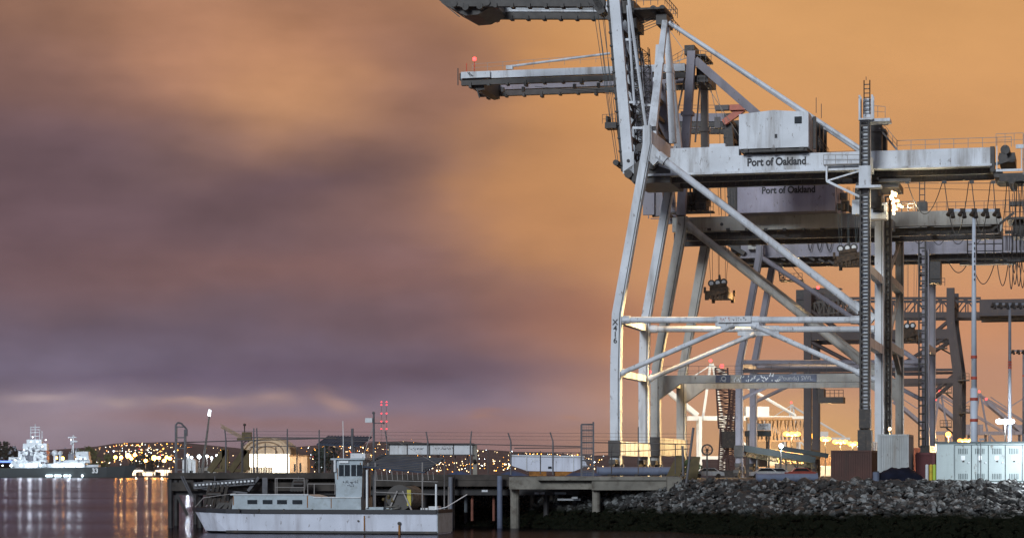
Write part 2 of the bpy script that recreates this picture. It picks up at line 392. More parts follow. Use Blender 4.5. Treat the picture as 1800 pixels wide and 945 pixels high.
# plain between
sheet('plain', [(-2500,4500),(3500,4500),(4500,7900),(-4500,7900)], 1.1, 'hill')
# town lights
town = {'e_warm': MB(), 'e_orange': MB(), 'e_white': MB(), 'e_red': MB()}
for i in range(900):
    r = random.random()
    if r < .26: px = random.gauss(250, 42)
    elif r < .80: px = random.uniform(540, 1062)
    elif r < .86: px = random.uniform(380, 540)
    else: px = random.gauss(700, 60)
    f = random.random()**.7*.93
    if i % 3 == 0: f = round(f*6)/6+.02 + .012*math.sin(px*.05)
    if 640 < px < 900 and random.random() < .4: f *= .4
    p = hillpt(px, f); p.z += 6
    k = random.choices(['e_warm','e_orange','e_white','e_red'], [50,30,14,3])[0]
    town[k].ball(p, random.uniform(.55, 1.2)*(1+.7*(random.random()<.12)), 6, 4)
tl = bpy.data.objects.new('town_lights', None); COL.objects.link(tl); tag(tl, 'town lights scattered over the dark far hills', 'town lights', kind='stuff')
for k, mb_ in town.items(): mb_.build({'e_warm':'warm_lights','e_orange':'amber_lights','e_white':'white_lights','e_red':'red_lights'}[k], k, tl)

# ------------------------------------------------------------------ cranes
def spans(p, q, n): return [Vector(p).lerp(Vector(q), i/n) for i in range(n+1)]
def rail_mb(mb, p, q, h=1.1, step=2.2, r=.035, mid=True):
    p, q = Vector(p), Vector(q); n = max(1, round((q-p).length/step)); up = Vector((0,0,h))
    for k in spans(p, q, n): mb.tube(k, k+up, r, 4)
    mb.tube(p+up, q+up, r, 4)
    if mid: mb.tube(p+up*.5, q+up*.5, r*.8, 4)
    return mb
def truss_mb(mb, p, q, w, d, n, r, hint=(1,0,0), hint2=(0,1,0)):
    a, b_ = Vector(hint)*w/2, Vector(hint2)*d/2
    for i, j in ((-1,-1),(1,-1),(1,1),(-1,1)): mb.beam(Vector(p)+a*i+b_*j, Vector(q)+a*i+b_*j, r*2, r*2)
    S_ = spans(p, q, n)
    for k, (s0, s1) in enumerate(zip(S_, S_[1:])):
        for j in (-1, 1):
            mb.beam(s0-a+b_*j, s0+a+b_*j, r*1.6, r*1.6)
            mb.beam(s0+a*(1 if k%2 else -1)+b_*j, s1+a*(-1 if k%2 else 1)+b_*j, r*1.3, r*1.3)
        for i in (-1, 1): mb.beam(s0+a*i-b_, s0+a*i+b_, r*1.4, r*1.4)
    return mb
class Crane:
    def __init__(s, v0, span, label, paint, group='ship to shore cranes in a row along the wharf'):
        p = O0 + VD*v0
        s.v0, s.sp, s.m = v0, span, paint
        s.root = thing('container_crane', (p.x, p.y, G), label, 'crane', group, -TH)
    def P(s, px, py, dv=0):
        u, z = uz(px, py, s.v0+dv); return Vector((u, dv, z-G))
    def flat(s, px, py, dv, dv2):      # member position read at depth dv, placed at dv2
        a = s.P(px, py, dv); a.y = dv2; return a
    def part(s, name, mb, m=None, parent=None, smooth=False): return mb.build(name, m or s.m, parent or s.root, smooth)
    def leg(s, pts, w, d, lab=None, m=None):
        for k, dv in enumerate((0, s.sp)):
            L_ = [(s.P(x, y).x, s.P(x, y).z) for x, y in pts]
            ww = w if isinstance(w, (list, tuple)) else [w]*len(L_)
            mb = MB().prism([(a-c_/2, b_) for (a, b_), c_ in zip(L_, ww)] + [(a+c_/2, b_) for (a, b_), c_ in reversed(list(zip(L_, ww)))], dv-d/2, dv+d/2)
            # seam plates
            for z in (L_[0][1] + 8, L_[0][1] + 14.5):
                if z < L_[-1][1]:
                    for (a, za), (b_, zb) in zip(L_, L_[1:]):
                        if za <= z <= zb:
                            x = a+(b_-a)*(z-za)/(zb-za); mb.box((x, dv, z), (ww[0]+.08, d+.08, .12))
            o = s.part('leg', mb, m)
            pc = [Vector((a+ww[0]*.32, dv-d/2-.06, b_)) for a, b_ in L_]; s.part('cable_run', MB().path(pc, .05, 4), 'darkmid', o)
        return L_
    def bar(s, name, p, q, w, d=None, both=True, tube=False, m=None, collar=0):
        for dv in ((0, s.sp) if both else (0,)):
            a, b_ = s.P(*p), s.P(*q); a.y += dv; b_.y += dv; mb = MB()
            if tube:
                mb.tube(a, b_, w/2, 12)
                ln = (b_-a).length; k_n = max(2, int(ln/5.5))
                for q_ in range(1, k_n): mb.tube(a.lerp(b_, q_/k_n-.06/ln), a.lerp(b_, q_/k_n+.06/ln), w/2+.035, 12)
                if collar:
                    for t0, t1 in ((0, .04), (.96, 1)): mb.tube(a.lerp(b_, t0), a.lerp(b_, t1), w/2+collar, 10)
            else: mb.beam(a, b_, w, d or w)
            s.part(name, mb, m, smooth=False)
    def bogies(s, xs, ytop, ybot, h=1.9):
        for k, (x, side) in enumerate(xs):
            u = s.P(x, 830).x
            zt, zb = s.P(x, ytop).z, s.P(x, ybot).z
            mb = MB(); mb.box((u, s.sp/2, (zt+zb)/2), (1.3, s.sp+2.2, zt-zb))
            for q in range(7): mb.box((u+.66*1, -.6+q*s.sp/6, (zt+zb)/2), (.06, .10, zt-zb-.1))
            sb = s.part('sill_beam', mb)
            s.part('end_plate', MB().box((u, -1.15, (zt+zb)/2), (1.45, .12, zt-zb+.15)), 'darkmid', sb)
            for dv in (0, s.sp):
                bz = min(zb, 2.2)
                mb = MB()
                for w in (-3.1, -1, 1, 3.1):
                    mb.box((u, dv+w, .95), (.9, 1.5, .5)); mb.beam((u, dv+w, 1.2), (u, dv+w*.55, bz), .25, .6, (1,0,0))
                mb.box((u, dv, bz-.15), (.8, 5, .5)); mb.box((u+.6, dv+.5, 1.3), (.35, .8, .9))
                bg_ = s.part('bogie', mb, 'darkmid')
                for w in (-3.5, -2.7, -1.4, -.6, .6, 1.4, 2.7, 3.5):
                    s.part('wheel', MB().tube((u-.25, dv+w, .36), (u+.25, dv+w, .36), .36, 12), 'dark', bg_)
    def cross(s, px, py, h, w=1.1, off=0, m=None, name='cross_beam'):
        p = s.P(px, py); mb = MB().box((p.x+off, s.sp/2, p.z), (w, s.sp-.9, h)); return s.part(name, mb, m)
    def girder(s, g0, x0, x1, yt0, yb0, yt1, yb1, gn, gf, wd=1.1, under=1.2, flange=True):
        gs = []
        for dv in (gn, gf):
            a, b_ = s.flat(x0, yt0, gn, dv), s.flat(x1, yt1, gn, dv); c_, d_ = s.flat(x0, yb0, gn, dv), s.flat(x1, yb1, gn, dv)
            zt = (a.z+b_.z)/2; zb = (c_.z+d_.z)/2
            mb = MB().box(((a.x+b_.x)/2, dv, (zt+zb)/2), (b_.x-a.x, wd, zt-zb))
            n_ = max(3, int((b_.x-a.x)/6))
            for i in range(1, n_): mb.box((a.x+(b_.x-a.x)*i/n_, dv, (zt+zb)/2), (.10, wd+.06, zt-zb-.04))
            o = s.part('girder', mb)
            if flange:
                mb = MB().box(((a.x+b_.x)/2, dv-wd*.2, zb-.14), (b_.x-a.x, wd+.7, .26)); s.part('flange', mb, None, o)
            mb = MB()
            inner = dv + (wd*.9 if dv == gn else -wd*.9)
            mb.box(((a.x+b_.x)/2, inner, zb-under/2-.05), (b_.x-a.x, .8, under))
            for i in range(int((b_.x-a.x)/1.6)): mb.box((a.x+.8+i*1.6, inner-.1, zb-under*.5), (.16, .95, under*.6))
            s.part('trolley_rail', mb, 'dark', o)
            gs.append((o, a.x, b_.x, zt, zb, dv))
        mb = MB()
        a0, a1, zt, zb = gs[0][1:5]
        for i in range(6):
            x = a0 + (a1-a0)*(.02+.96*i/5); s.part('girder_tie', MB().box((x, (gn+gf)/2, zb+.3), (.5, gf-gn-wd, .6)), 'darkmid')
        return gs
    def ladder_tower(s, x, y0, y1, w, off=-1.0, m='dark', cage=True, rungs=.8, extra=()):
        a = s.P(x, y0, off); b_ = s.P(x, y1, off); mb = MB()
        for i in (-1, 1):
            for j in (-.35, .35): mb.beam((a.x+i*w/2, off+j, a.z), (a.x+i*w/2, off+j, b_.z), .2, .2)
        z = a.z
        while z < b_.z:
            mb.box((a.x, off-.4, z), (w, .14, .24)); z += rungs
        return s.part('lift_mast', mb, m), a.x

# ---- crane 1 (nearest)
c1 = Crane(0, 18.1, 'nearest and tallest pale blue grey container crane, its boom raised upright', 'paint1')
c1.leg([(1083,841),(1083,655),(1085.5,552),(1139,254),(1139,222)], [1.22,1.22,1.15,1.05,1.0], 1.25)
c1.leg([(1522,841),(1522,215)], 1.05, 1.05)
c1.bar('portal_strut', (1091,562), (1513,562), .78, tube=True, collar=.12)
c1.bar('brace', (1091,656), (1290,570), .62, tube=True, collar=.12)
c1.bar('brace', (1322,570), (1514,656), .62, tube=True, collar=.12)
c1.bar('gusset', (1258,565), (1335,565), 1.25, .5)
c1.bar('diagonal_brace', (1156,273), (1512,545), .86, tube=True, collar=.2)
c1.bogies([(1083,0),(1522,1)], 775, 800)
c1.cross(1139, 245, 1.9); c1.cross(1083, 560, .9, .8); c1.cross(1522, 470, 1.0, .8); c1.cross(1522, 600, 1.1, .9); c1.cross(1083, 655, .8, .8)
c1.cross(1522, 285, 1.6, 1.0)
mb = MB()
for dv in (0, 18.1):
    a = c1.P(1139,300); b2 = c1.P(1180,300)
    mb.beam((c1.P(1139,262).x, dv, c1.P(1139,262).z), (c1.P(1158,283).x, dv, c1.P(1158,283).z), 1.6, .9)
c1.part('knee_plate', mb)
gs = c1.girder(0, 1128, 1744, 272, 298, 268, 300, 5, 13, wd=1.3, under=.85)
go, gx0, gx1, gzt, gzb, gdv = gs[0]
# raised walkway box on top of the girder
mb = MB(); a = c1.P(1180,264,5); b2 = c1.P(1300,264,5)
mb.box(((a.x+b2.x)/2, 5, gzt+.55), (b2.x-a.x, 1.2, 1.1)); mb.box((b2.x-2.6, 5, gzt+1.3), (1.9,.9,.4)); c1.part('cable_trunk', mb)
text('Port of Oakland', 1.28, 'black', go, ((c1.P(1365,283,4.3).x), 5-.68, c1.P(1365,284.5,4.3).z), (R(90),0,0), sxx=.84, bold=.045)
# boom hinge, dark tapered girder nose
mb = MB(); pts = [c1.P(x, y, 5) for x, y in ((1098,303),(1128,282),(1180,300),(1180,322),(1116,324))]
mb.prism([(p.x, p.z) for p in pts], 4.2, 13.8)
nose = c1.part('hinge_nose', mb, 'darkmid')
mb = MB()
for x, y, r in ((1108,308,.5),(1086,288,.35),(1120,316,.4),(1150,290,.7),(1128,262,.5)):
    p = c1.P(x, y, 5); mb.tube((p.x, 3.6, p.z), (p.x, 14, p.z), r, 10)
c1.part('sheave', mb, 'dark')
# raised boom: two girders
def boom(cr, name, p, q, w, gn, gf, d=1.0, m=None, face=None, dark_side=-1):
    bo = None
    for dv in (gn, gf):
        a, b_ = cr.flat(*p, gn, dv), cr.flat(*q, gn, dv)
        mb = MB().beam(a, b_, w, d)
        o = mb.build('boom_girder' if bo else name, m or cr.m, bo or cr.root)
        if bo is None: bo = o
        n_ = Vector(((b_-a).z, 0, -(b_-a).x)).normalized()*dark_side
        off = n_*(w/2+.16); e = MB().beam(a+off, b_+off, .30, d*.8)
        for i in range(int((b_-a).length/1.6)):
            k = a.lerp(b_, (i+.5)*1.6/(b_-a).length)+n_*(w/2+.1); e.beam(k-n_*.1, k+n_*.28, .2, d+.2)
        e.build('trolley_rail', M['dark'], bo)
    mb = MB(); n_ = 7
    for i in range(n_+1):
        t_ = (i+.3)/(n_+.6)
        a = cr.flat(*p, gn, gn).lerp(cr.flat(*q, gn, gn), t_); b_ = a.copy(); b_.y = gf
        mb.beam(a, b_, .5, .5, (1,0,0))
        if i < n_:
            t2 = (i+1.3)/(n_+.6); c_ = cr.flat(*p, gn, gn).lerp(cr.flat(*q, gn, gn), t2); c_.y = gf if i%2 else gn; a2 = a.copy(); a2.y = gn if i%2 else gf
            mb.beam(a2, c_, .25, .25, (1,0,0))
    mb.build('boom_bracing', M['darkmid'], bo)
    return bo
b1 = boom(c1, 'boom', (1106,300), (1076,-60), 1.25, 5, 13, 1.0, dark_side=-1)
a = c1.P(1105,286,4.4); mb = MB().box((a.x, 4.35, a.z), (1.35,.3,2.6)); c1.part('pivot_plate', mb, None, b1)
mb = MB().tube((a.x, 4.1, a.z+.2), (a.x, 4.3, a.z+.2), .2, 10); c1.part('pivot_pin', mb, 'black', b1)
# ladders, rods and gear beside the raised boom
mb = MB()
for x0, y0, x1, y1, r, dv in ((1103,10,1115,185,.16,4),(1105,0,1135,222,.2,3.5),(1096,60,1122,240,.14,9),(1114,20,1128,230,.16,12),(1120,40,1132,170,.12,11),(1128,90,1150,250,.15,12)):
    mb.tube(c1.P(x0,y0,dv), c1.P(x1,y1,dv), r, 6)
for x, y, L_ in ((1106,180,18),(1130,185,20),(1112,225,18),(1116,120,14),(1100,70,14)):
    mb.beam(c1.P(x,y,5), c1.P(x+L_,y,5), .28, .28)
c1.part('folded_stay', mb)
mb = MB()
truss_mb(mb, c1.P(1128,285,9), c1.P(1112,20,9), 1.0, 1.4, 22, .07); truss_mb(mb, c1.P(1142,240,12), c1.P(1134,85,12), .9, 1, 14, .05)
c1.part('boom_ladder', mb, 'darkmid')
mb = MB()
for x0, y0, x1, y1 in ((1043,14,1084,290),(1049,10,1088,296),(1056,4,1094,300),(1060,2,1078,216),(1050,16,1074,217)):
    mb.tube(c1.P(x0,y0,6), c1.P(x1,y1,6), .045, 4)
c1.part('hoist_rope', mb, 'rope')
mb = MB(); p = c1.P(1076,222,5); mb.box(p, (1.4,2,.7)); mb.box(p+Vector((-.5,0,.7)), (.3,1.4,.9)); rail_mb(mb, p+Vector((-1,-1,.2)), p+Vector((.6,-1,.2)), 1.1, .6)
c1.part('maintenance_perch', mb, 'dark')
# outer boom section, folded level at the top
a, b2 = c1.P(1064,-9,5), c1.P(800,-9,5)
ob = None
for dv in (5, 13):
    a.y = b2.y = dv; mb = MB().beam(a, b2, 1.35, .9); o = mb.build('outer_boom' if ob is None else 'boom_girder', M['paint1'], ob or c1.root); ob = ob or o
    e = MB().beam(a-Vector((0,0,1.1)), b2-Vector((0,0,1.1)), .8, .8)
    for i in range(9): k = a.lerp(b2, (i+.5)/9)-Vector((0,0,1.4)); e.box(k, (.4,1.3,.5))
    e.build('trolley_rail', M['darkmid'], ob)
pts = [c1.P(x, y, 5) for x, y in ((768,-14),(862,-14),(862,10),(838,24),(815,26),(786,10),(768,-2))]
mb = MB().prism([(p.x, p.z) for p in pts], 5.6, 12.4)
for x, y in ((800,8),(820,14),(845,12),(858,6)): p = c1.P(x,y,5); mb.tube((p.x,4.4,p.z),(p.x,13.4,p.z),.42,8)
mb.beam(c1.P(776,4,5), c1.P(808,30,5), .12, .12)
mb.build('boom_tip', M['darkmid'], ob)
mb = MB()
for x0, y0, x1, y1 in ((1044,-10,1060,20),(1038,2,1056,12),(1050,2,1062,26)): mb.beam(c1.P(x0,y0,5), c1.P(x1,y1,5), .7, 2.2)
for x, y in ((1051,12),(1057,20),(1044,6)): p = c1.P(x,y,4.6); mb.tube((p.x,4,p.z),(p.x,6,p.z),.5,10)
mb.build('joint_sheave', M['dark'], ob)
mb = MB().tube(c1.P(862,13,5), c1.P(1046,15,5), .05, 4); mb.tube(c1.P(862,16,12), c1.P(1046,17,12), .05, 4); mb.build('rope', M['rope'], ob)
# A-frame apex
for dv0, (x0, y0), (x1, y1) in ((0,(1147,222),(1160,98)),): pass
ap = c1.P(1168,36,7.5)
def mast(cr, base, top, w0, w1, m=None, name='apex_mast'):
    mb = MB().beam(base, top, w0, w0, (0,1,0), w1, w1)
    mid = Vector(base).lerp(Vector(top), .62); mb.box(mid, (w1*1.5, w1*1.5, .5)); return cr.part(name, mb, m)
mast(c1, c1.P(1147,226,0), c1.P(1169,38,6.5), 1.0, .62)
a = c1.P(1147,226,0); a.y = 18.1; mast(c1, a, c1.P(1171,42,11.5), .9, .55)
a = c1.P(1183,252,9); mast(c1, a, c1.P(1172,46,9), .8, .6)
mast(c1, c1.P(1149,240,5), c1.P(1157,80,8), .7, .5)
mb = MB(); p = c1.P(1160,24,9); mb.box(p+Vector((-1.2,0,.0)), (4.6,7,.22)); q = c1.P(1168,40,9); mb.box(q, (1.3,4.5,1.2))
for k in range(2): mb.tube((q.x-.9+k*1.1, 6.2, q.z+1.2), (q.x-.9+k*1.1, 11.5, q.z+1.2), .42, 12)
pf = c1.part('apex_platform', mb, 'darkmid')
mb = MB()
for y_ in (4.6, 13.4): rail_mb(mb, p+Vector((-3.8,y_-9,.2)), p+Vector((1.4,y_-9,.2)), 1.1, .9, .045)
rail_mb(mb, p+Vector((1.4,-4.4,.2)), p+Vector((1.4,4.4,.2)), 1.1, 1.4, .045); rail_mb(mb, p+Vector((1.9,-3,-2.2)), p+Vector((1.9,3,-2.2)), 1.1, 1.4, .045)
mb.build('handrail', M['raildark'], pf)
mb = MB()
for dx_, dz_ in ((1083,60),(1088,50),(1095,46)):
    mb.tube(c1.P(1120,dz_,8), c1.P(1160,dz_-18,8), .05, 4); mb.tube(c1.P(1118,dz_-6,8), c1.P(1160,dz_-22,8), .05, 4)
mb.build('rope', M['rope'], pf)
mb = MB(); p = c1.P(1110,22,9); mb.box(p, (1.9,7,1.5)); mb.box(p+Vector((.5,0,-1.8)), (1.2,5,1.2)); mb.box(p+Vector((-.6,0,1.3)), (.8,3,1))
c1.part('boom_latch', mb, 'darkmid')
for dv in (7, 12):
    mb = MB().tube(c1.P(1176,40,dv), c1.flat(1512,261,7,dv), .27, 10); c1.part('backstay', mb)
# machinery house
a, b2 = c1.P(1299,262,3), c1.P(1421,262,3); zt = c1.P(1360,199,3).z; zb = a.z; zr = c1.P(1360,193.5,3).z
mb = MB().prism([(a.x,zb),(b2.x,zb),(b2.x,zt),((a.x+b2.x)/2,zr),(a.x,zt)], 3, 15.5)
for i in (.33, .62): mb.box((a.x+(b2.x-a.x)*i, 2.98, (zt+zb)/2), (.05,.04,zt-zb-.1))
mh = c1.part('machinery_house', mb)
w = c1.P(1403,211,3); c1.part('window', MB().box((w.x,2.96,w.z), (.85,.1,.8)), 'glass', mh)
w = c1.P(1364,239,3); c1.part('vent', MB().box((w.x,2.95,w.z), (.28,.12,.42)), 'black', mh)
mb = MB().box(((a.x+b2.x)/2, 9, zb-.2), (b2.x-a.x-.4, 11.5, .35))
for i in range(3): mb.box((a.x+.8+i*(b2.x-a.x-1.6)/2, 3.2, zb-.2), (.5,.5,.42))
c1.part('house_underframe', mb, 'darkmid', mh)
mb = MB()
for i in range(4): mb.beam((b2.x+.5+.15*i, 5+i*2.5, zb), (b2.x+.5+.15*i, 5+i*2.5, zt-.3), .35, .6)
rail_mb(mb, (b2.x+1.1, 3.5, zb+.2), (b2.x+1.1, 15, zb+.2), 1.1, 1.5)
mb.tube((b2.x+.8,4,zt),(b2.x+.8,4,zt+1.8),.05,4); mb.tube((b2.x+1.3,5,zt-.5),(b2.x+1.3,5,zt+1.2),.05,4)
c1.part('service_gear', mb, 'dark', mh)
# lift mast with cages
lm, lx = c1.ladder_tower(1520, 783, 215, .95, -1.0)
p = c1.P(1523,190,-1); mb = MB()
for i in (-.72, .72):
    for j in (-.7,.7): mb.beam((p.x+i,-1+j,p.z-1.3),(p.x+i,-1+j,p.z+1.4),.22,.22)
mb.box((p.x,-1,p.z-1.35),(1.7,1.7,.2)); mb.box((p.x-.76,-1,p.z),(.12,1.2,2.5)); mb.box((p.x,-.3,p.z+.1),(.9,.15,2.2))
mb.box((p.x+1.0,0,p.z-1.45),(3.4,2.6,.35))
c1.part('cage', mb, None, lm)
mb = MB(); q = c1.P(1524,170,-1)
for i in (-.33,.33): mb.tube((q.x+i,-1,q.z-2),(q.x+i,-1,q.z+1.9),.07,5)
for k in range(7): mb.box((q.x,-1,q.z-1.6+k*.5),(.7,.1,.1))
mb.tube((q.x-.1,-1,q.z+1.9),(q.x-.1,-1,q.z+2.3),.05,4)
c1.part('top_ladder', mb, 'dark', lm)
p = c1.P(1521,310,-1.3); mb = MB().box((p.x,-1.4,p.z), (1.35,1.2,2.3)); mb.box((p.x+.4,-1.2,p.z-1.25),(2.9,1.9,.3))
for k in range(5): mb.box((p.x-.5+.25*k,-2.02,p.z),(.05,.05,2))
c1.part('lift_car', mb, None, lm)
p = c1.P(1521,775,-.8); mb = MB().box((p.x,-.9,p.z-.2), (1.6,1.6,3.0)); mb.box((p.x,-.9,p.z+2.6),(1.3,1.5,2.2)); mb.box((p.x-.2,-1.75,p.z-.3),(.7,.1,2.0)); c1.part('lift_base', mb, 'dark', lm)
mb = MB(); p = c1.P(1545,247,6); mb.beam(c1.P(1540,266,6), c1.P(1540,222,6), 1.5, 2.5); mb.box(c1.P(1548,215,6),(1.6,3,.3)); mb.box(c1.P(1546,232,6),(1.7,3,.3)); mb.box(c1.P(1550,250,8),(1.2,2,2.6))
c1.part('stair_tower', mb, 'darkmid')
mb = MB(); s0, s1 = c1.P(1546,226,5), c1.P(1577,264,5)
mb.beam(s0, s1, .2, .8); rail_mb(mb, s0, s1, 1.1, .8, .04); rail_mb(mb, c1.P(1530,205,4), c1.P(1556,207,4), 1.3, .9, .04)
c1.part('stair', mb, 'rail')
mb = MB(); rail_mb(mb, (c1.P(1577,262,5).x, 4.6, gzt), (c1.P(1778,262,5).x, 4.6, gzt), 1.15, 1.75, .045); c1.part('handrail', mb, 'rail')
mb = MB(); rail_mb(mb, (c1.P(1430,262,9).x, 12, gzt), (c1.P(1515,262,9).x, 12, gzt), 1.1, 1.2, .035); c1.part('handrail', mb, 'raildark')
a, b2 = c1.P(1449,291,4), c1.P(1512,291,4)
mb = MB().box(((a.x+b2.x)/2, 3.6, a.z), (b2.x-a.x, .9, .12)); rail_mb(mb, (a.x,3.2,a.z), (b2.x,3.2,b2.z), 1.15, 1.6, .045); c1.part('walkway', mb, 'rail')
mb = MB(); mb.beam(c1.P(1453,290,3.4), c1.P(1453,318,3.4), .2,.2); mb.beam(c1.P(1453,318,3.4), c1.P(1514,347,3.4), .28,.28); mb.beam(c1.P(1453,318,3.4), c1.P(1512,300,3.4), .18,.18)
c1.part('walkway_bracket', mb)
# girder end: sheaves and cage
mb = MB(); e0 = c1.P(1745,281,5)
mb.box((e0.x, 5, e0.z), (.5, 1.9, 2.9)); mb.box((e0.x+2.1, 9, e0.z-1.9), (3.2, 9.5, .45))
for zz in (-1.6, .2, 1.1): mb.tube((e0.x+1.1+.3*zz, 4.6, e0.z+zz), (e0.x+1.1+.3*zz, 13.2, e0.z+zz), .55, 12)
mb.beam((e0.x+.3,4.4,e0.z-.6),(e0.x+2.6,4.4,e0.z+.1),.35,.3); mb.box((e0.x+1.6,9,e0.z+.3),(1.8,7,1.1))
ge = c1.part('girder_end_frame', mb, 'darkmid')
mb = MB(); mb.box((e0.x+1.9,4.2,e0.z-1.35),(3.0,.2,.28)); mb.box((e0.x+3.1,4.2,e0.z+1.35),(.9,.3,.45))
for x in (0.5,3.3): mb.beam((e0.x+x,4.2,e0.z-1.3),(e0.x+x,4.2,e0.z+1.5),.12,.12)
mb.build('end_cage', M['paint1'], ge)
mb = MB().tube((e0.x+2.2,4.0,e0.z-2.5),(e0.x+2.2,12,e0.z-2.5),.45,10); mb.beam((e0.x+.8,4.3,e0.z-2.3),(e0.x+3.9,4.3,e0.z-2.3),.7,.7); mb.build('rope_drum', M['dark'], ge)
mb = MB(); rail_mb(mb, (e0.x+.4,4.2,gzt), (e0.x+3.5,4.2,gzt), 1.5, 1.2, .04); mb.tube((e0.x+3.5,4.2,gzt+1.4),(e0.x+3.5,4.2,gzb-1.8),.06,5); mb.tube((e0.x+3.4,5,e0.z),(e0.x+9,5,e0.z-1.6),.1,5); mb.build('handrail', M['rail'], ge)
# trolley, operator cab with floodlights
mb = MB(); p = c1.P(1566,338,9)
mb.box((p.x-1.3,9,gzb-1.9), (5.0,7.5,.7)); mb.box((p.x-2.6,9,gzb-2.9), (2.8,6,1.5)); mb.beam((p.x-3.2,7,gzb-3),(p.x-.6,7,gzb-5.0),.4,3); mb.box((p.x-1.6,7,gzb-3.9),(1.6,3,1.4))
tr = c1.part('trolley', mb, 'dark')
mb = MB().box((p.x-1.2,7,gzb-4.9),(1.9,2.4,1.9)); mb.box((p.x-3.6,7,gzb-4.4),(1.4,2.4,1.7)); mb.build('operator_cab', M['paint1'], tr)
mb = MB().box((p.x-1.2,5.78,gzb-4.7),(1.3,.06,.8)); mb.build('cab_window', M['glass'], tr)
mb = MB()
for k in range(16): mb.ball((p.x+.7+random.uniform(-.5,.9), 5.6+random.uniform(-.5,1.5), gzb-2.6-k*.17+random.uniform(-.15,.15)), random.uniform(.10,.24), 8, 5)
mb.build('floodlight', M['e_warm'], tr)
point(tr, (p.x+2.6, 4.6, gzb-4.6), 1500, (1,.85,.55), .3)
mb = MB(); q = c1.P(1592,322,5); mb.beam((p.x-1,5,gzb-1.5),(q.x+.6,5,gzb-1.5),.35,.5); rail_mb(mb, (p.x+1,4.6,gzb-5.3),(p.x+3.6,4.6,gzb-5.3),1,.7,.05); mb.build('trolley_arm', M['darkmid'], tr)
# festoon loops
def loops(cr, xs, ytop, dips, dv, r=.055):
    for (x0, x1), dip in zip(xs, dips):
        a, b_ = cr.P(x0, ytop, dv), cr.P(x1, ytop, dv); bot = cr.P((x0+x1)/2, dip, dv).z; mb = MB(); pts = []
        dr = a.z-bot
        for i in range(15):
            t_ = i/14; s_ = 2*t_-1; pts.append(Vector((a.x+(b_.x-a.x)*t_, dv, bot + dr*abs(s_)**1.9)))
        mb.path(pts, r, 5); mb.box(a, (.5,.4,.35)); cr.part('festoon_cable', mb, 'cable')
loops(c1, [(1595,1657),(1660,1703),(1708,1741),(1746,1770),(1773,1788),(1782,1796),(1790,1803),(1797,1812)], 320, [376,412,408,412,416,412,420,414], 5)
mb = MB().tube(c1.P(1560,322,5), c1.P(1800,322,5), .05, 4); mb.tube(c1.P(1590,330,9), c1.P(1800,336,9), .035, 4); c1.part('festoon_track', mb, 'rope')
# plate on the portal strut and the number on the leg
p = c1.P(1291,561,-.5); bd = c1.part('notice_board', MB().box((p.x,-.52,p.z),(3.9,.08,.72)), 'white')
marks(4, .42, 'redband', bd, (p.x-1.2,-.565,p.z-.05), seed=2); marks(6, .38, 'text', bd, (p.x+.6,-.565,p.z-.05), seed=3)
p = c1.P(1081.5,582,-.64)
for k, ch in enumerate('X416'): text(ch, .92, 'black', c1.root, (p.x, -.65, p.z+1.05-k*.72), (R(90),0,0), name='leg_number', bold=.02)

added_flood(c1, 1512, 330, 16.8, 1083, 715, 2.6e5)
# ---- crane 2
c2 = Crane(26.0, 19.7, 'second nearest cream grey container crane, machinery house low above its girder', 'paint2')
c2.leg([(1153,841),(1153,660),(1161,610),(1199,400),(1200,381)], [1.2,1.2,1.1,1.3,1.3], 1.2)
c2.leg([(1560,841),(1560,395)], 1.05, 1.2)
for dv in (0, 19.7):
    a, b2 = c2.P(1153,667), c2.P(1560,667); mb = MB().box(((a.x+b2.x)/2, dv, a.z), (b2.x-a.x, 1.0, 1.05))
    mb.prism([(a.x+.4,a.z-.5),(a.x+3.3,a.z-.5),(a.x+.4,a.z-2.6)], dv-.5, dv+.5); mb.prism([(b2.x-3.3,a.z-.5),(b2.x-.4,a.z-.5),(b2.x-.4,a.z-2.6)], dv-.5, dv+.5)
    pb = c2.part('portal_beam', mb)
    mb = MB(); rail_mb(mb, (a.x+1,dv-.45,a.z+.53), (b2.x-.6,dv-.45,a.z+.53), 1.15, 2.4, .035); mb.build('handrail', M['raildark'], pb)
    if dv == 0:
        s1_ = MB().box((c2.P(1272,666).x, -.56, a.z), (1.9,.08,.95)).build('name_board', M['bluesign'], pb)
        s2_ = MB().box((c2.P(1370,666).x, -.56, a.z), (9.6,.08,.95)).build('name_board', M['bluepipe'], pb)
        text('.Q', .85, 'wornlet', s1_, (c2.P(1272,666).x,-.62,a.z), (R(90),0,0), bold=.03)
        marks(9, .95, 'whitetext', s2_, (c2.P(1332,666).x,-.62,a.z-.1), seed=4)
        text('(Pounds) SWL', .78, 'wornlet', s2_, (c2.P(1399,666).x,-.62,a.z), (R(90),0,0), sxx=.95, bold=.01)
c2.bogies([(1153,0),(1560,1)], 769, 800)
c2.bar('diagonal_brace', (1206,394), (1554,668), .98, tube=True, collar=.1)
mb = MB(); a = c2.P(1145,667); mb.box((a.x,9.85,a.z+.1),(1.1,18.5,1.1)); c2.part('cross_beam', mb)
c2.cross(1560, 490, .9); c2.cross(1560, 608, 1.0); c2.cross(1560, 392, 1.2); c2.cross(1199, 392, 1.6, 1.3)
mb = MB(); 
for (xa,ya,xb,yb) in ((1560,608,1560,490),(1560,490,1560,400)):
    a, b2 = c2.P(xa,ya), c2.P(xb,yb); mb.beam(a, b2+Vector((0,19.7,0)), .35,.35,(1,0,0))
a = c2.P(1560,608); mb.beam(a+Vector((0,9.8,0)), a+Vector((0,19.7,-2.6)), .6,.6,(1,0,0))
c2.part('side_brace', mb)
g2 = c2.girder(0, 1183, 1757, 378, 403, 374, 400, 5, 14.5, wd=1.2, under=1.0, flange=False)
go, gx0, gx1, gzt, gzb, gdv = g2[0]
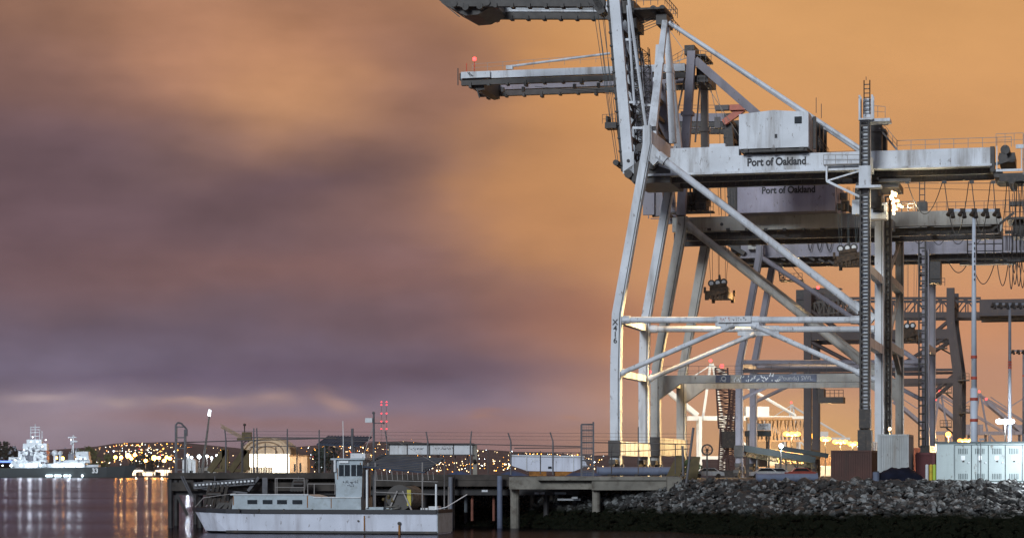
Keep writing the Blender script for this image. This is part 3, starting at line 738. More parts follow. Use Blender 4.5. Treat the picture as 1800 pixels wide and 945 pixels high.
c2.part('porthole', MB().tube((c2.P(1270,396,5).x,4.35,c2.P(1270,395,5).z),(c2.P(1270,396,5).x,4.5,c2.P(1270,395,5).z),.22,12), 'black', go)
c2.part('porthole', MB().tube((c2.P(1215,384,5).x,4.35,c2.P(1215,388,5).z),(c2.P(1215,384,5).x,4.5,c2.P(1215,388,5).z),.14,10), 'black', go)
mb = MB()
for k in range(5): x = gx1-2+k*.0; 
a, b2 = c2.P(1180,376,4), c2.P(1255,376,4); mb.box(((a.x+b2.x)/2,4,a.z+.1),(b2.x-a.x,1.6,.2)); rail_mb(mb,(a.x,3.4,a.z+.2),(b2.x,3.4,a.z+.2),1.1,1.2,.04)
c2.part('walkway', mb, 'darkmid')
mb = MB(); 
for k in range(9): p = c2.P(1200+k*5.5+random.uniform(-2,2), 350+random.uniform(-10,14), 5+random.uniform(-1,4)); mb.box(p, (random.uniform(.6,1.6), 2.5, random.uniform(.6,2)))
for k in range(6): mb.tube(c2.P(1195+k*9,330,5), c2.P(1200+k*8,375,6), .12, 5)
c2.part('boom_winch', mb, 'dark')
# machinery house 2
a, b2 = c2.P(1296,374,1), c2.P(1468,374,1); zt = c2.P(1380,322,1).z; zb = a.z
mb = MB().box(((a.x+b2.x)/2, 8, (zt+zb)/2), (b2.x-a.x, 14, zt-zb))
for i in (.24,.46,.70): mb.box((a.x+(b2.x-a.x)*i, .99, (zt+zb)/2-.3), (.07,.06,(zt-zb)-.6))
mb.box(((a.x+b2.x)/2,.96,zb+.06),(b2.x-a.x,.1,.2))
mh = c2.part('machinery_house', mb, 'house3')
c2.part('end_wall', MB().box((a.x-.12, 8, (zt+zb)/2), (.25, 14.1, zt-zb+.1)), 'dark', mh)
text('Port of Oakland', 1.2, 'black', mh, (c2.P(1386,333,1).x, .95, c2.P(1386,334,1).z), (R(90),0,0), sxx=.88, bold=.04)
mb = MB()
for k in range(7): mb.box((b2.x+.3+random.uniform(0,1.0), 2+k*1.8, zb+random.uniform(.3,2.6)), (.9,1.2,random.uniform(.6,1.4)))
c2.part('service_gear', mb, 'dark', mh)
mb = MB()
for x in (1482,1488,1494,1500,1506,1512): mb.tube(c2.P(x,330,9), c2.P(x-1,420,9), .04, 4)
for x in (1262,1266,1283,1288): mb.tube(c2.P(x,325,9), c2.P(x+2,378,9), .04, 4)
c2.part('hoist_rope', mb, 'rope')
# raised boom 2 with its level outer section
b_2 = boom(c2, 'boom', (1160,380), (1138,118), 1.3, 5, 14.5, 1.0, m=M['paint3'])
mb = MB(); a, q = c2.P(1140,330,5), c2.P(1162,382,5)
mb.box((a.x+.2,4.2,(a.z+q.z)/2),(1.5,.6,3.4)); mb.tube(c2.P(1138,330,4),c2.P(1140,384,4),.07,5); mb.tube(c2.P(1144,384,4),c2.P(1180,384,4),.07,5); mb.build('pivot_plate', M['paint3'], b_2)
ob = None
for dv, mm in ((5,'paint1'), (14.5,'paint3')):
    a = c2.P(806,134,5); b2 = c2.P(1205,115,5); a.y = b2.y = dv; zmid = (a.z+b2.z)/2
    a = c2.P(812,134,5); b2 = c2.P(1205,119,5); a.y = b2.y = dv
    o = MB().beam(a, b2, .95, .9).build('outer_boom' if ob is None else 'boom_girder', M[mm], ob or c2.root); ob = ob or o
    e = MB().beam(a-Vector((0,0,.95 )), b2-Vector((0,0,1.0)), .7, .8)
    for i in range(12): k = a.lerp(b2, (i+.5)/12)-Vector((0,0,1.3)); e.box(k, (.35,1.2,.35 + .4*(i%3==0)))
    e.build('trolley_rail', M['darkmid'], ob)
pts = [c2.P(x, y, 5) for x, y in ((806,128),(850,128),(850,156),(840,158),(820,150),(806,140))]
MB().prism([(p.x,p.z) for p in pts], 5.5, 14).build('boom_tip', M['dark'], ob)
mb = MB(); mb.box(c2.P(836,131.5,4.2),(4.0,.25,.85)); mb.build('tip_plate', M['paint1'], ob)
marks(2, .6, 'black', ob, (c2.P(826,131,4).x, 3.98, c2.P(826,131,4).z-.1), seed=5)
mb = MB(); mb.beam(c2.P(805,120,5),c2.P(805,150,5),.12,.12); mb.beam(c2.P(838,156,5),c2.P(843,172,5),.16,.16)
for x, y in ((884,158),(920,157),(1010,152),(1052,150)): p = c2.P(x,y,5); MB().box(p,(.35,.6,.6)).build('bumper', M['dark'], ob)
mb.tube(c2.P(940,152,5), c2.P(1080,166,5), .04,4); mb.tube(c2.P(1010,155,8), c2.P(1080,160,8), .04,4)
mb.build('hanging_gear', M['dark'], ob)
mb = MB().tube(c2.P(896,117,5), c2.P(1072,94,5), .16, 8); mb.box(c2.P(896,119,5),(.9,.6,.5)); mb.build('outer_stay', M['paint1'], ob)
mb = MB(); rail_mb(mb, c2.P(830,126,5), c2.P(1075,108,5), 1.0, 2.2, .03); mb.build('handrail', M['rail'], ob)
p = c2.P(834,104,5); mb = MB().tube(c2.P(834,126,5), p, .05, 5); mb.tube(c2.P(820,127,5), c2.P(820,112,5), .05, 5); ld = mb.build('lamp_post', M['redband'], ob)
MB().ball(p, .27, 10, 7).build('warning_lamp', M['e_redbig'], ld); point(ld, p, 900, (1,.1,.07), .3)
# masts and backstays 2
mast(c2, c2.P(1197,380,0), c2.P(1216,92,5), 1.1, 1.05, name='apex_mast', m='paint3')
mast(c2, c2.P(1240,372,14), c2.P(1238,140,12), .95, .95)
for x0,y0,x1,y1,w in ((1222,106,1336,203,1.05),(1240,140,1240,142,.1)): 
    if w > .5: c2.part('backstay', MB().beam(c2.P(x0,y0,5), c2.P(x1+20,y1+20,5), w, .9), 'paint3')
mb = MB()
for x0,y0,x1,y1 in ((1224,140,1192,250),(1206,125,1180,250),(1182,140,1200,262),(1230,150,1222,250)): mb.tube(c2.P(x0,y0,8), c2.P(x1,y1,8), .13, 5)
for x0,y0,x1,y1 in ((1178,55,1245,150),(1200,90,1190,125),(1242,150,1300,240),(1215,100,1180,110),(1215,98,1160,122),(1245,110,1275,220),(1240,110,1262,215)): mb.tube(c2.P(x0,y0,8), c2.P(x1,y1,8), .05, 4)
c2.part('stay_rod', mb, 'paint2')
mb = MB(); p = c2.P(1238,146,9); mb.box(p, (2.1,7,.9)); mb.box(c2.P(1216,92,8),(1.3,4,1.2)); mb.box(c2.P(1236,128,9),(1.0,5,2.0)); mb.box(c2.P(1232,105,9),(2.2,7,.25)); mb.box(c2.P(1190,122,9),(3.0,6,.5))
pf = c2.part('apex_platform', mb, 'dark')
mb = MB(); rail_mb(mb, c2.P(1222,104,5), c2.P(1250,108,5), 1.2, .8, .04); rail_mb(mb, c2.P(1250,108,5), c2.P(1250,108,12), 1.2, 1.4, .04); rail_mb(mb, c2.P(1226,150,5), c2.P(1250,150,5), 1.2, .8, .04)
rail_mb(mb, c2.P(1180,115,5), c2.P(1215,95,5), 1.1, 1, .04); mb.build('handrail', M['raildark'], pf)
# girder end 2
mb = MB(); e0 = c2.P(1757,388,5)
for k in range(5): mb.beam((e0.x-4+k*1.1,5,e0.z-1),(e0.x-4+k*1.1,5,e0.z-5.2),.14,.14)
for k in range(4): mb.beam((e0.x-4,5,e0.z-2-k*.9),(e0.x+.4,5,e0.z-2-k*.9),.12,.12)
mb.box((e0.x-1.5,6,e0.z-5.3),(7,2,.3)); mb.beam((e0.x-1,5,e0.z-1.2),(e0.x+1.8,5,e0.z+1),.3,.3)
mb.box((e0.x+2.3,9,e0.z+.3),(2.8,8,.3)); mb.box((e0.x+2.4,9,e0.z-1),(1.6,5,1.8))
ge = c2.part('girder_end_frame', mb, 'darkmid')
mb = MB(); rail_mb(mb,(gx1-9,4.6,gzt),(gx1+4,4.6,gzt),1.1,1.2,.04); mb.build('handrail', M['raildark'], ge)
mb = MB(); rail_mb(mb, (c2.P(1560,374,5).x,4.6,gzt), (c2.P(1610,374,5).x,4.6,gzt), 1.3, 1.0, .07); mb.beam(c2.P(1590,375,5), c2.P(1620,400,5), .2,.2); c2.part('handrail', mb, 'rail')
loops(c2, [(1600,1632),(1634,1666),(1668,1700),(1702,1730),(1770,1780),(1778,1788),(1786,1796),(1793,1806)], 408, [428,430,429,428,470,480,470,478], 5, .045)
for i in range(9): p = c2.P(1215+i*33, 404, 5); c2.part('rail_clip', MB().box(p, (.5,1.4,.35)), 'dark')
lm, lx = c2.ladder_tower(1560.5, 835, 345, .55, -1.0, rungs=1.0)
# spreader hanging from crane 2
sp0 = c2.P(1265,505,9)
def spreader(cr, px, py, dv, label, sc=1, ytop=None, full=True):
    p = cr.P(px, py, dv); w = cr.root.matrix_basis @ p
    t_ = thing('container_spreader', (w.x, w.y, w.z), label, 'spreader', 'spreaders hanging from the cranes', -TH)
    mb = MB()
    mb.box((0,0,-.95*sc), (2.4*sc,5.6*sc,.75*sc)); mb.beam((-1.2*sc,-2.9*sc,-1.25*sc),(1.1*sc,-2.9*sc,-.75*sc),.3*sc,.3*sc)
    for j in (-1,1):
        for k in (-1,1): mb.box((k*1.15*sc,j*2.6*sc,-1.2*sc),(.35*sc,.4*sc,.9*sc)); mb.box((k*1.3*sc,j*2.9*sc,-.5*sc),(.25*sc,.3*sc,.7*sc))
    for k in range(5): mb.box((-.9*sc+.45*k*sc, -2.9*sc, -1.4*sc+.1*(k%2)), (.22*sc,.3*sc,.5*sc))
    mb.build('frame', M['rust'], t_)
    mb = MB().box((0,0,-.35*sc),(1.9*sc,3*sc,.7*sc)); mb.box((.1*sc,-1.6*sc,-.55*sc),(1.5*sc,.5*sc,.6*sc)); mb.beam((-.8*sc,-1,.0),(.9*sc,-1,.25*sc),.35*sc,1.4*sc); mb.build('head_block', M['rust'], t_)
    for k in (-.75,0,.7):
        s_ = MB().tube((k*sc,-1.5*sc,.45*sc+.1*k),(k*sc,-1.2*sc,.45*sc+.1*k),.42*sc,14).build('sheave', M['dark'], t_)
        MB().tube((k*sc,-1.56*sc,.45*sc+.1*k),(k*sc,-1.5*sc,.45*sc+.1*k),.24*sc,12).build('sheave_cover', M['white'], s_)
    mb = MB().beam((0,0,.3*sc),(0,0,1.5*sc),.5*sc,.5*sc,(0,1,0),.15*sc,.15*sc); mb.build('cable_cone', M['dark'], t_)
    if ytop is not None:
        q = cr.P(px, ytop, dv).z-p.z; mb = MB()
        for k, l in ((-.9,-1.25),(-.7,-.75),(0,-.05),(.1,.1),(.8,.85),(.9,1.3)): mb.tube((k*sc,-1,.5*sc),(l*sc,-1,q),.035,4)
        mb.build('hoist_rope', M['rope'], t_)
    return t_
spreader(c2, 1265, 505, 8, 'rusty spreader hanging on long ropes in the open bay between sloping legs', 1.12, 418)
spreader(c1, 1492, 445, 12, 'brown spreader drawn up tight under the crane girders beside the lift mast', 1.1, 330)

added_flood(c2, 1540, 415, 18.0, 1153, 740, 2.4e5)
# ---- crane 3
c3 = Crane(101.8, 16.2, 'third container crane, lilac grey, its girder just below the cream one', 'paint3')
c3.leg([(1300,841),(1300,640),(1306,610),(1335,450),(1336,430)], [1.15,1.15,1.1,1.1,1.1], 1.2)
c3.leg([(1627,841),(1627,440)], 1.1, 1.1)
c3.bogies([(1300,0),(1627,1)], 783, 802)
for y, w in ((636,.75),): c3.bar('portal_strut', (1303,y), (1625,y), w, tube=True)
c3.bar('brace', (1304,700), (1400,655), .6, tube=True)
c3.bar('brace', (1620,702), (1530,655), .6, tube=True)
for dv in (0, 16.2):
    a, b2 = c3.P(1300,652), c3.P(1627,652); c3.part('portal_beam', MB().box(((a.x+b2.x)/2, dv, a.z), (b2.x-a.x,.7,.6)), 'paint4')
c3.cross(1627,470,1.0); c3.cross(1627,610,1.0); c3.cross(1300,640,.8); c3.cross(1336,440,1.2)
c3.bar('diagonal_brace', (1338,452), (1622,640), .8, tube=True)
g3 = c3.girder(0, 1303, 1840, 420, 446, 420, 446, 4, 12, wd=1.2, under=1.1)
mb = MB(); a = c3.P(1300,434,4); mb.box((a.x,8,a.z),(2.6,8,2.0)); mb.box((a.x+.4,8,a.z-1.9),(4,8,.7)); mb.beam((a.x-2.2,4,a.z+.8),(a.x+1,4,a.z-1.2),.7,3); c3.part('hinge_nose', mb, 'dark')
mb = MB().box(c3.P(1329,428,3),(2.4,1.6,1.9)); oc = c3.part('operator_cab', mb, 'paint2'); c3.part('cab_window', MB().box(c3.P(1326,426,2.0)+Vector((0,-.0,0)),(.9,.5,.9)), 'glass', oc)
b_3 = boom(c3, 'boom', (1295,440), (1280,200), 1.2, 4, 12, 1.0, m=M['dark'])
ob = None
for dv in (4, 12):
    a = c3.P(1100,207,4); b2 = c3.P(1288,207,4); a.y = b2.y = dv
    o = MB().beam(a, b2, 1.3, .9).build('outer_boom' if ob is None else 'boom_girder', M['paint3'], ob or c3.root); ob = ob or o
    e = MB().beam(a-Vector((0,0,1.15)), b2-Vector((0,0,1.15)), .8, .8); e.build('trolley_rail', M['dark'], ob)
mb = MB(); p = c3.P(1293,205,4); mb.beam(c3.P(1272,216,3), c3.P(1306,192,3), 1.0,1.0); mb.box(c3.P(1298,190,3),(2.6,2,.9)); mb.build('joint_sheave', M['orange'], ob)
mb = MB(); rail_mb(mb, c3.P(1160,197,4), c3.P(1300,197,4), 1.1,1.3,.05); mb.box(c3.P(1262,216,4),(1.0,1.0,1.8)); mb.box(c3.P(1270,190,4),(2.2,1.4,.8)); mb.build('handrail', M['raildark'], ob)
mast(c3, c3.P(1337,432,0), c3.P(1310,215,5), .9, .8)
c3.part('backstay', MB().beam(c3.P(1305,212,5), c3.P(1560,420,5), .7,.7))
mb = MB()
for x in (1265,1272,1246): mb.tube(c3.P(x,220,6), c3.P(x+4,420,6), .05, 4)
c3.part('hoist_rope', mb, 'rope')
mb = MB(); a, b2 = c3.P(1372,494,5), c3.P(1412,494,5); mb.box(((a.x+b2.x)/2,5,a.z),(b2.x-a.x,3,.15)); rail_mb(mb,(a.x+1,3.6,a.z),(b2.x,3.6,a.z),1.1,.6,.05)
truss_mb(mb, c3.P(1375,492,5), c3.P(1370,458,5), .7,.7,8,.05); mb.tube(c3.P(1384,458,5), c3.P(1412,492,5),.06,4)
c3.part('hanging_stage', mb, 'dark')
lm, lx = c3.ladder_tower(1621, 785, 380, 1.0, -1.0, rungs=1.3)
p = c3.P(1621,366,-1); mb = MB().box((p.x,-1,p.z),(1.5,1.5,2)); mb.build('cage', M['darkmid'], lm)
mb = MB(); 
for i in (-.4,.4): mb.tube((p.x+i,-1,p.z),(p.x+i,-1,p.z+4.2),.1,4)
for k in range(4): mb.box((p.x,-1,p.z+1.2+k*.9),(.9,.12,.12))
mb.build('top_ladder', M['dark'], lm)
loops(c3, [(1666,1704),(1707,1750),(1752,1773),(1773,1782),(1779,1789),(1786,1796),(1792,1803)], 457, [479,499,502,508,500,503,506], 5, .075)
mb = MB().tube(c3.P(1640,457,5), c3.P(1810,457,5), .06, 4); c3.part('festoon_track', mb, 'rope')
mb = MB(); a = c3.P(1642,480,2); mb.box(a,(2.2,4,3.4)); truss_mb(mb, a+Vector((-1.5,-2,-2.2)), a+Vector((-1.5,-2,3)), 1.2,1,6,.07); rail_mb(mb,a+Vector((-1,-2.2,-2.2)),a+Vector((1.8,-2.2,-2.2)),1.2,.7,.06); c3.part('trolley', mb, 'dark')
spreader(c3, 1596, 580, 6, 'dark spreader hanging between the landside legs, half hidden by them', 1.25, 455)
for x,y in ((1660,768),(1655,790)): pass

added_flood(c3, 1600, 460, 15, 1300, 760, 1.2e5)
mb = MB(); a = c3.P(1785,470,3)
for k in range(7): mb.tube(c3.P(1768+k*6,340+8*(k%2),3), c3.P(1768+k*6,446,3), .06, 4)
for y in (352,372,398,414): mb.tube(c3.P(1764,y,3), c3.P(1812,y,3), .07, 4)
mb.box(c3.P(1794,358,4),(3.2,2,.6)); mb.box(c3.P(1800,404,4),(3,2,1.2)); c3.part('end_tower', mb, 'dark')
mb = MB(); rail_mb(mb, c3.P(1640,418,3), c3.P(1790,418,3), 1.2, 1.3, .05); c3.part('handrail', mb, 'raildark')
mb = MB()
for k in range(10): p = c3.P(1320+k*17,452+3*(k%3),3.5); mb.beam(p, p+Vector((.9,0,-.5)), .35,.6)
mb.beam(c3.P(1312,450,4), c3.P(1510,452,4), .5,.6); c3.part('underside_walkway', mb, 'dark')
for x0,x1 in ((1418,1430),(1434,1447),(1450,1465)): loops(c3, [(x0,x1)], 412, [440], 2.8, .07)
# ---- crane 4, dark
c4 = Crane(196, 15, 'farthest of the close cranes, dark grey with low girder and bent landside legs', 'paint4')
c4.leg([(1420,841),(1420,508)], 1.5, 1.4)
c4.leg([(1683,841),(1683,655),(1671,565),(1671,506)], [1.6,1.8,1.6,1.5], 1.4)
c4.bogies([(1420,0),(1683,1)], 790, 806)
g4 = c4.girder(0, 1722, 1900, 525, 552, 525, 552, 3, 12, wd=1.2, under=.9)
mb = MB(); 
for dv in (3,12):
    mb.beam(c4.flat(1400,524,3,dv), c4.flat(1724,524,3,dv), .5,.5); mb.beam(c4.flat(1400,553,3,dv), c4.flat(1724,553,3,dv), 1.1,.8)
    for i in range(14):
        x = 1405+i*22.5; y0, y1 = (524,553) if i%2 else (553,524); mb.beam(c4.flat(x,y0,3,dv), c4.flat(x+22.5,y1,3,dv), .25,.25); mb.beam(c4.flat(x,524,3,dv), c4.flat(x,553,3,dv), .22,.22)
c4.part('girder_truss', mb)
for y, w in ((590,1.9),(671,1.0),(652,.5)):
    for dv in (0,15):
        a, b2 = c4.P(1420,y), c4.P(1680,y); c4.part('portal_beam', MB().box(((a.x+b2.x)/2, dv, a.z), (b2.x-a.x,1.0,w)))
for p, q in (((1424,600),(1530,655)),((1676,585),(1560,655)),((1676,660),(1628,700)),((1424,545),(1480,585)),((1672,560),(1625,600))): c4.bar('brace', p, q, .8, tube=True)
c4.cross(1671,530,1.2); c4.cross(1683,665,1.1); c4.cross(1420,590,1.2)
mb = MB(); a = c4.P(1410,530,5); mb.box((a.x+3,7,a.z),(8,8,4.5)); truss_mb(mb,c4.P(1430,512,5),c4.P(1480,512,5),1,2,8,.12,(0,0,1)); c4.part('boom_winch', mb, 'dark')
mb = MB(); truss_mb(mb, c4.P(1424,545,2), c4.P(1500,535,2), 2.5,2,9,.12,(0,0,1)); c4.part('folded_boom', mb, 'darkmid')
for x, y in ((1663,690),(1694,668),(1663,750),(1695,725),(1655,612)):
    mb = MB(); p = c4.P(x,y,-1); mb.box(p,(2.2,2,.25)); rail_mb(mb,p+Vector((-1.1,-1,.1)),p+Vector((1.1,-1,.1)),1.2,.7,.07); mb.beam(p+Vector((0,0,-.1)),c4.P(1679,y+14,0),.3,.3); c4.part('leg_platform', mb, 'dark')
p = c4.P(1438,505,0); mb = MB().tube(p, p+Vector((0,0,-1.5)), .08, 5); c4.part('lamp_stem', mb, 'dark')
wl = MB().ball(p, .32, 10, 6).build('warning_lamp', M['e_redbig'], c4.root)
for dx_, dv in ((0,0),): pass
mb = MB(); a = c4.P(1462,703,2); mb.box(a,(5,4,1.2)); mb.box(a+Vector((-2,0,1.3)),(1.2,3,2)); rail_mb(mb,a+Vector((-1,-2,.6)),a+Vector((2.5,-2,.6)),1.4,1,.08); mb.beam(a+Vector((-3,0,0)),a+Vector((-3,0,5)),.3,.3); c4.part('operator_cab', mb, 'dark')

# ------------------------------------------------------------------ far cranes
def far_crane(px, D, s, label, m='farwhite', boomdir=-1, tall=1.0, simple=False, red=True):
    """distant gantry crane, legs facing us; boom raised 45 degrees towards the water"""
    p = at(px, 832, D); t_ = thing('far_crane', (p.x, p.y, G), label, 'crane', 'white cranes of the far terminal')
    L_ = MB
    for i, x in enumerate((0, 12)):
        for y_ in (0, 14): L_().box((x*s, y_, 15*s), (1.6*s, 1.5*s, 30*s)).build('leg', M[m], t_)
    for y_ in (0, 14):
        L_().box((6*s, y_, 9*s), (12*s, 1.2, 1.6*s)).build('portal_beam', M[m], t_)
    for y_ in (3, 11):
        L_().box((24*s, y_, 29.5*s), (60*s, 1.4, 2.2*s)).build('girder', M[m], t_)
        L_().beam((-1*s,y_,31*s),(-26*s,y_,52*s),2.4*s,1.2).build('boom', M[m], t_)
        L_().beam((6*s,y_,57*s*tall),(50*s,y_,31*s),.8*s,.8*s).build('backstay', M[m], t_)
    L_().beam((2*s,7,30*s),(6*s,7,58*s*tall),1.3*s,1.2).build('apex_mast', M[m], t_); L_().beam((12*s,7,30*s),(7*s,7,58*s*tall),1.2*s,1.2).build('apex_mast', M[m], t_)
    L_().beam((6*s,7,57*s*tall),(-10*s,7,47*s),.6*s,.6).beam((-10*s,7,47*s),(-22*s,7,55*s),.6*s,.6).build('forestay', M[m], t_)
    L_().box((30*s,7,33*s),(12*s,9,5*s)).build('machinery_house', M[m], t_)
    mb = L_(); mb.beam((12*s,0,28*s),(34*s,0,4*s),1.2*s,1); mb.build('diagonal_brace', M[m], t_)
    if red:
        for q in ((-26*s,3,53.5*s),(6*s,7,59.5*s*tall)): L_().ball(q, .75, 8, 5).build('warning_lamp', M['e_redbig'], t_)
    return t_
fc = far_crane(1231, 1100, .9, 'bright white far crane with raised boom, seen below the portal beams')
for q, pw in (((-10,-30,18),26000),((30,-35,12),26000),((22,-20,40),22000)): point(fc, q, pw, (1,.85,.62), 1.5)  # unseen fill lights added around the white crane
for px, D, s, lab in ((1380,1750,.9,'far crane whose stay ends above the lit yard buildings'),
                      (1640,1500,.9,'pale far crane with raised boom left of the bent dark legs'),
                      (1710,1600,.95,'pale far crane with raised boom just right of the bent dark legs'),
                      (1800,1500,.9,'pale far crane with raised boom at the right edge of the photo')):
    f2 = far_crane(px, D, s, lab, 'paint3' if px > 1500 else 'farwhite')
    point(f2, (0,-40,14), 22000, ORG, 2)  # unseen amber fill light added in front of each crane
# dark folded lattice crane
p = at(1279, 832, 420); lc = thing('lattice_crane', (p.x, p.y, G), 'dark brown lattice boom crane standing upright with a red lamp on top', 'crane')
def lp(px, py, dy=0): q = at(px, py, 420); return Vector((q.x-p.x, dy, q.z-G))
for (x0,y0,x1,y1,w) in ((1268,646,1274,752,1.9),(1274,752,1270,826,1.3),(1291,684,1284,752,1.2),(1284,752,1290,826,1.3)):
    mb = MB(); truss_mb(mb, lp(x1,y1), lp(x0,y0), w*1.15, 1.0, 22, .10); mb.build('lattice_boom', M['latt'], lc)
mb = MB(); mb.box(lp(1280,772), (2.4,3,3)); mb.box((0,0,.6),(3.4,5,1.2)); mb.beam(lp(1270,810),lp(1290,760),.5,.5); mb.build('crane_base', M['dark'], lc)
MB().ball(lp(1269,643), .36, 10, 6).build('warning_lamp', M['e_redbig'], lc); 

# ------------------------------------------------------------------ light masts
def mast_light(px, ytop, D, r, label, bands, col='mast', heads=5, span=9, taper=.6):
    p = at(px, 832, D); t_ = thing('light_mast', (p.x, p.y, G), label, 'light mast', 'tall floodlight masts in the yard')
    h = (HY-ytop)/F*D + H - G
    MB().tube((0,0,0),(0,0,h*.34),r*1.35,14,r*1.25).build('lower_shaft', M[col], t_, True)
    MB().tube((0,0,h*.34),(0,0,h),r*1.0,14,r*taper).build('upper_shaft', M[col], t_, True)
    for y in bands:
        z = (HY-y)/F*D+H-G; rr = r*1.4 if z < h*.34 else r*1.08
        MB().tube((0,0,z-.14),(0,0,z+.14),rr,14).build('red_band', M['redband'], t_)
    cb = MB().beam((-span/2/1,0,h),(span/2,0,h),.28,.28).build('crossbar', M[col], t_)
    for k in range(heads):
        x = -span/2+span*k/(heads-1)
        mb = MB(); mb.tube((x-.12,-.2,h-.12),(x-.34,-.4,h-.5),.15,10,.24); mb.tube((x+.15,-.2,h-.2),(x+.12,-.4,h-.72),.15,10,.24); mb.box((x,0,h-.02),(.5,.4,.42))
        mb.build('floodlight', M['dark'], t_)
    MB().tube((0,0,0),(0,0,1.9),r*1.7,14).build('foot', M['darkmid'], t_)
    return t_, h
ma, h = mast_light(1712, 370, 230, .28, 'tallest white light mast with thin red bands behind the cabinets', (627,664,701,738), span=4.5)
mb = MB()
for k in range(9): mb.box((0,-.27,h-3.2-k*.42-.08*(k%3)),(.1,.03,.20+.08*(k%2)))
mb.build('painted_mark', M['black'], ma)
mast_light(1775, 534, 350, .26, 'grey light mast with one broad red band near the white floodlight', (636,641,646), 'mastdark', 6, 4.8, .8)
mast_light(1799, 616, 470, .22, 'farther dark light mast cut by the right edge', (660,), 'mastdark', 5, 4.2, .8)

# ------------------------------------------------------------------ yard lamps
def lamp(px, py, D, label, kind='e_orange', power=2.5e4, col=SOD, r=.72, base=G, group='lit sodium lamps in the container yard', heads=2, pole=.09):
    p = at(px, py, D); t_ = thing('yard_lamp', (p.x, p.y, base), label, 'lamp', group); h = p.z-base
    MB().tube((0,0,0),(0,0,h),pole*1.5,6,pole).build('pole', M['darkmid'], t_)
    mb = MB()
    if heads == 1: mb.ball((0,0,h), r, 10, 6)
    else:
        for k in range(heads): mb.ball(((k-(heads-1)/2)*r*1.7,0,h), r, 8, 5, (1,1,.7))  # extra oversized heads imitate the glare around the lamp
    mb.build('lamp_head', M[kind], t_)
    if power: point(t_, (0,0,h-.4), power, col, r)
    return t_
lamp(1392,762,520,'broad orange yard lamp, leftmost of the row right of the lattice crane',heads=3)
lamp(1428,766,540,'orange yard lamp second from left in the row, between two dark legs',heads=1,r=.6)
lamp(1451,771,560,'orange yard lamp third in the row, just right of the dark legs')
lamp(1477,776,580,'broad orange yard lamp fourth in the row, above the brown container',heads=3)
lamp(1499,779,600,'orange yard lamp fifth in the row, next to the small white one')
lamp(1373,783,370,'bluish white floodlight standing over the sloping conveyor','e_white',6e3,WHT,.34,heads=1)
lamp(1510,784,430,'small white lamp at the right end of the orange row','e_white',0,WHT,.3,heads=1)
lamp(1667,763,420,'orange yard lamp beside the foot of the bent dark legs',heads=1,r=.5)
lamp(1697,774,400,'large orange yard lamp just above the cabinet roof',heads=3,r=.5,power=4e4)
lamp(1767,740,345,'dazzling white floodlight beside the grey light mast','e_white',1.5e4,WHT,.52,heads=3,group=None)
lamp(1564,753,240,'small warm lamp low between the two landside legs','e_warm',3000,SOD,.16,heads=1)

# ------------------------------------------------------------------ yard buildings and conveyor behind the cranes
p = at(1390, 832, 640); yb = thing('terminal_building', (p.x, p.y, G), 'long lit yellow yard building with stepped roofs behind the conveyor', 'building')
mb = MB(); mb.box((2,0,2.6),(26,12,5.2)); mb.box((-3,2,5.8),(12,10,2.4)); mb.build('wall', M['shed'], yb)
mb = MB(); mb.box((2,-.3,5.35),(27,13,.3)); mb.box((-3,1.6,7.15),(12.8,11,.3)); mb.build('roof', M['steelblue'], yb)
for k in range(6): MB().box((-9+k*4,-6.05,2.3),(1.6,.12,1.3)).build('window', M['e_interior'] if k in (2,4) else M['glass'], yb)
for k in (-5, 6): MB().box((k+1,-6.06,1.4),(2.6,.1,2.8)).build('roller_door', M['white'], yb)
for q, pw in (((-8,-14,6),34000),((6,-14,6),34000)): point(yb, q, pw, ORG, .6)  # unseen amber fill lights added before the walls
# truss-boom of a further crane: warehouse of lattice
p = at(1368, 832, 1000); wb = thing('crane_gantry_shed', (p.x, p.y, G), 'pale latticed loading gantry lit amber beyond the sign board', 'gantry')
mb = MB(); mb.box((-4,0,24.0),(19,8,1.0)); truss_mb(mb,(-13,0,19),(13,0,19),9,6,16,.3,(0,0,1)); mb.build('lattice_deck', M['shed'], wb)
for x in (-12,-4,4,12): MB().box((x,0,7.2),(1,6,14.5)).build('leg', M['shed'], wb)
point(wb, (0,-22,10), 40000, ORG, 1)  # unseen amber fill light added for the gantry
p = at(1332, 832, 400); sb = thing('sign_building', (p.x,p.y,G), 'dark flat roofed cabin on legs carrying a white sign board', 'building')
MB().box((0,0,7.4),(4.1,4,.9)).build('roof', M['steelblue'], sb)
bd = MB().box((0,-2.2,8.5),(3.9,.15,1.15)).build('sign_board', M['white'], sb)
text('ATION', .46, 'text', bd, (.8,-2.29,8.73), (R(90),0,0)); text('AL', .46, 'text', bd, (.8,-2.29,8.25), (R(90),0,0))
for x in (-1.7,1.7):
    for y_ in (-1.6,1.6): MB().box((x,y_,3.5),(.25,.25,7)).build('leg', M['darkmid'], sb)
MB().box((0,.4,3),(2.8,2.6,2.4)).build('cabin', M['shed'], sb)
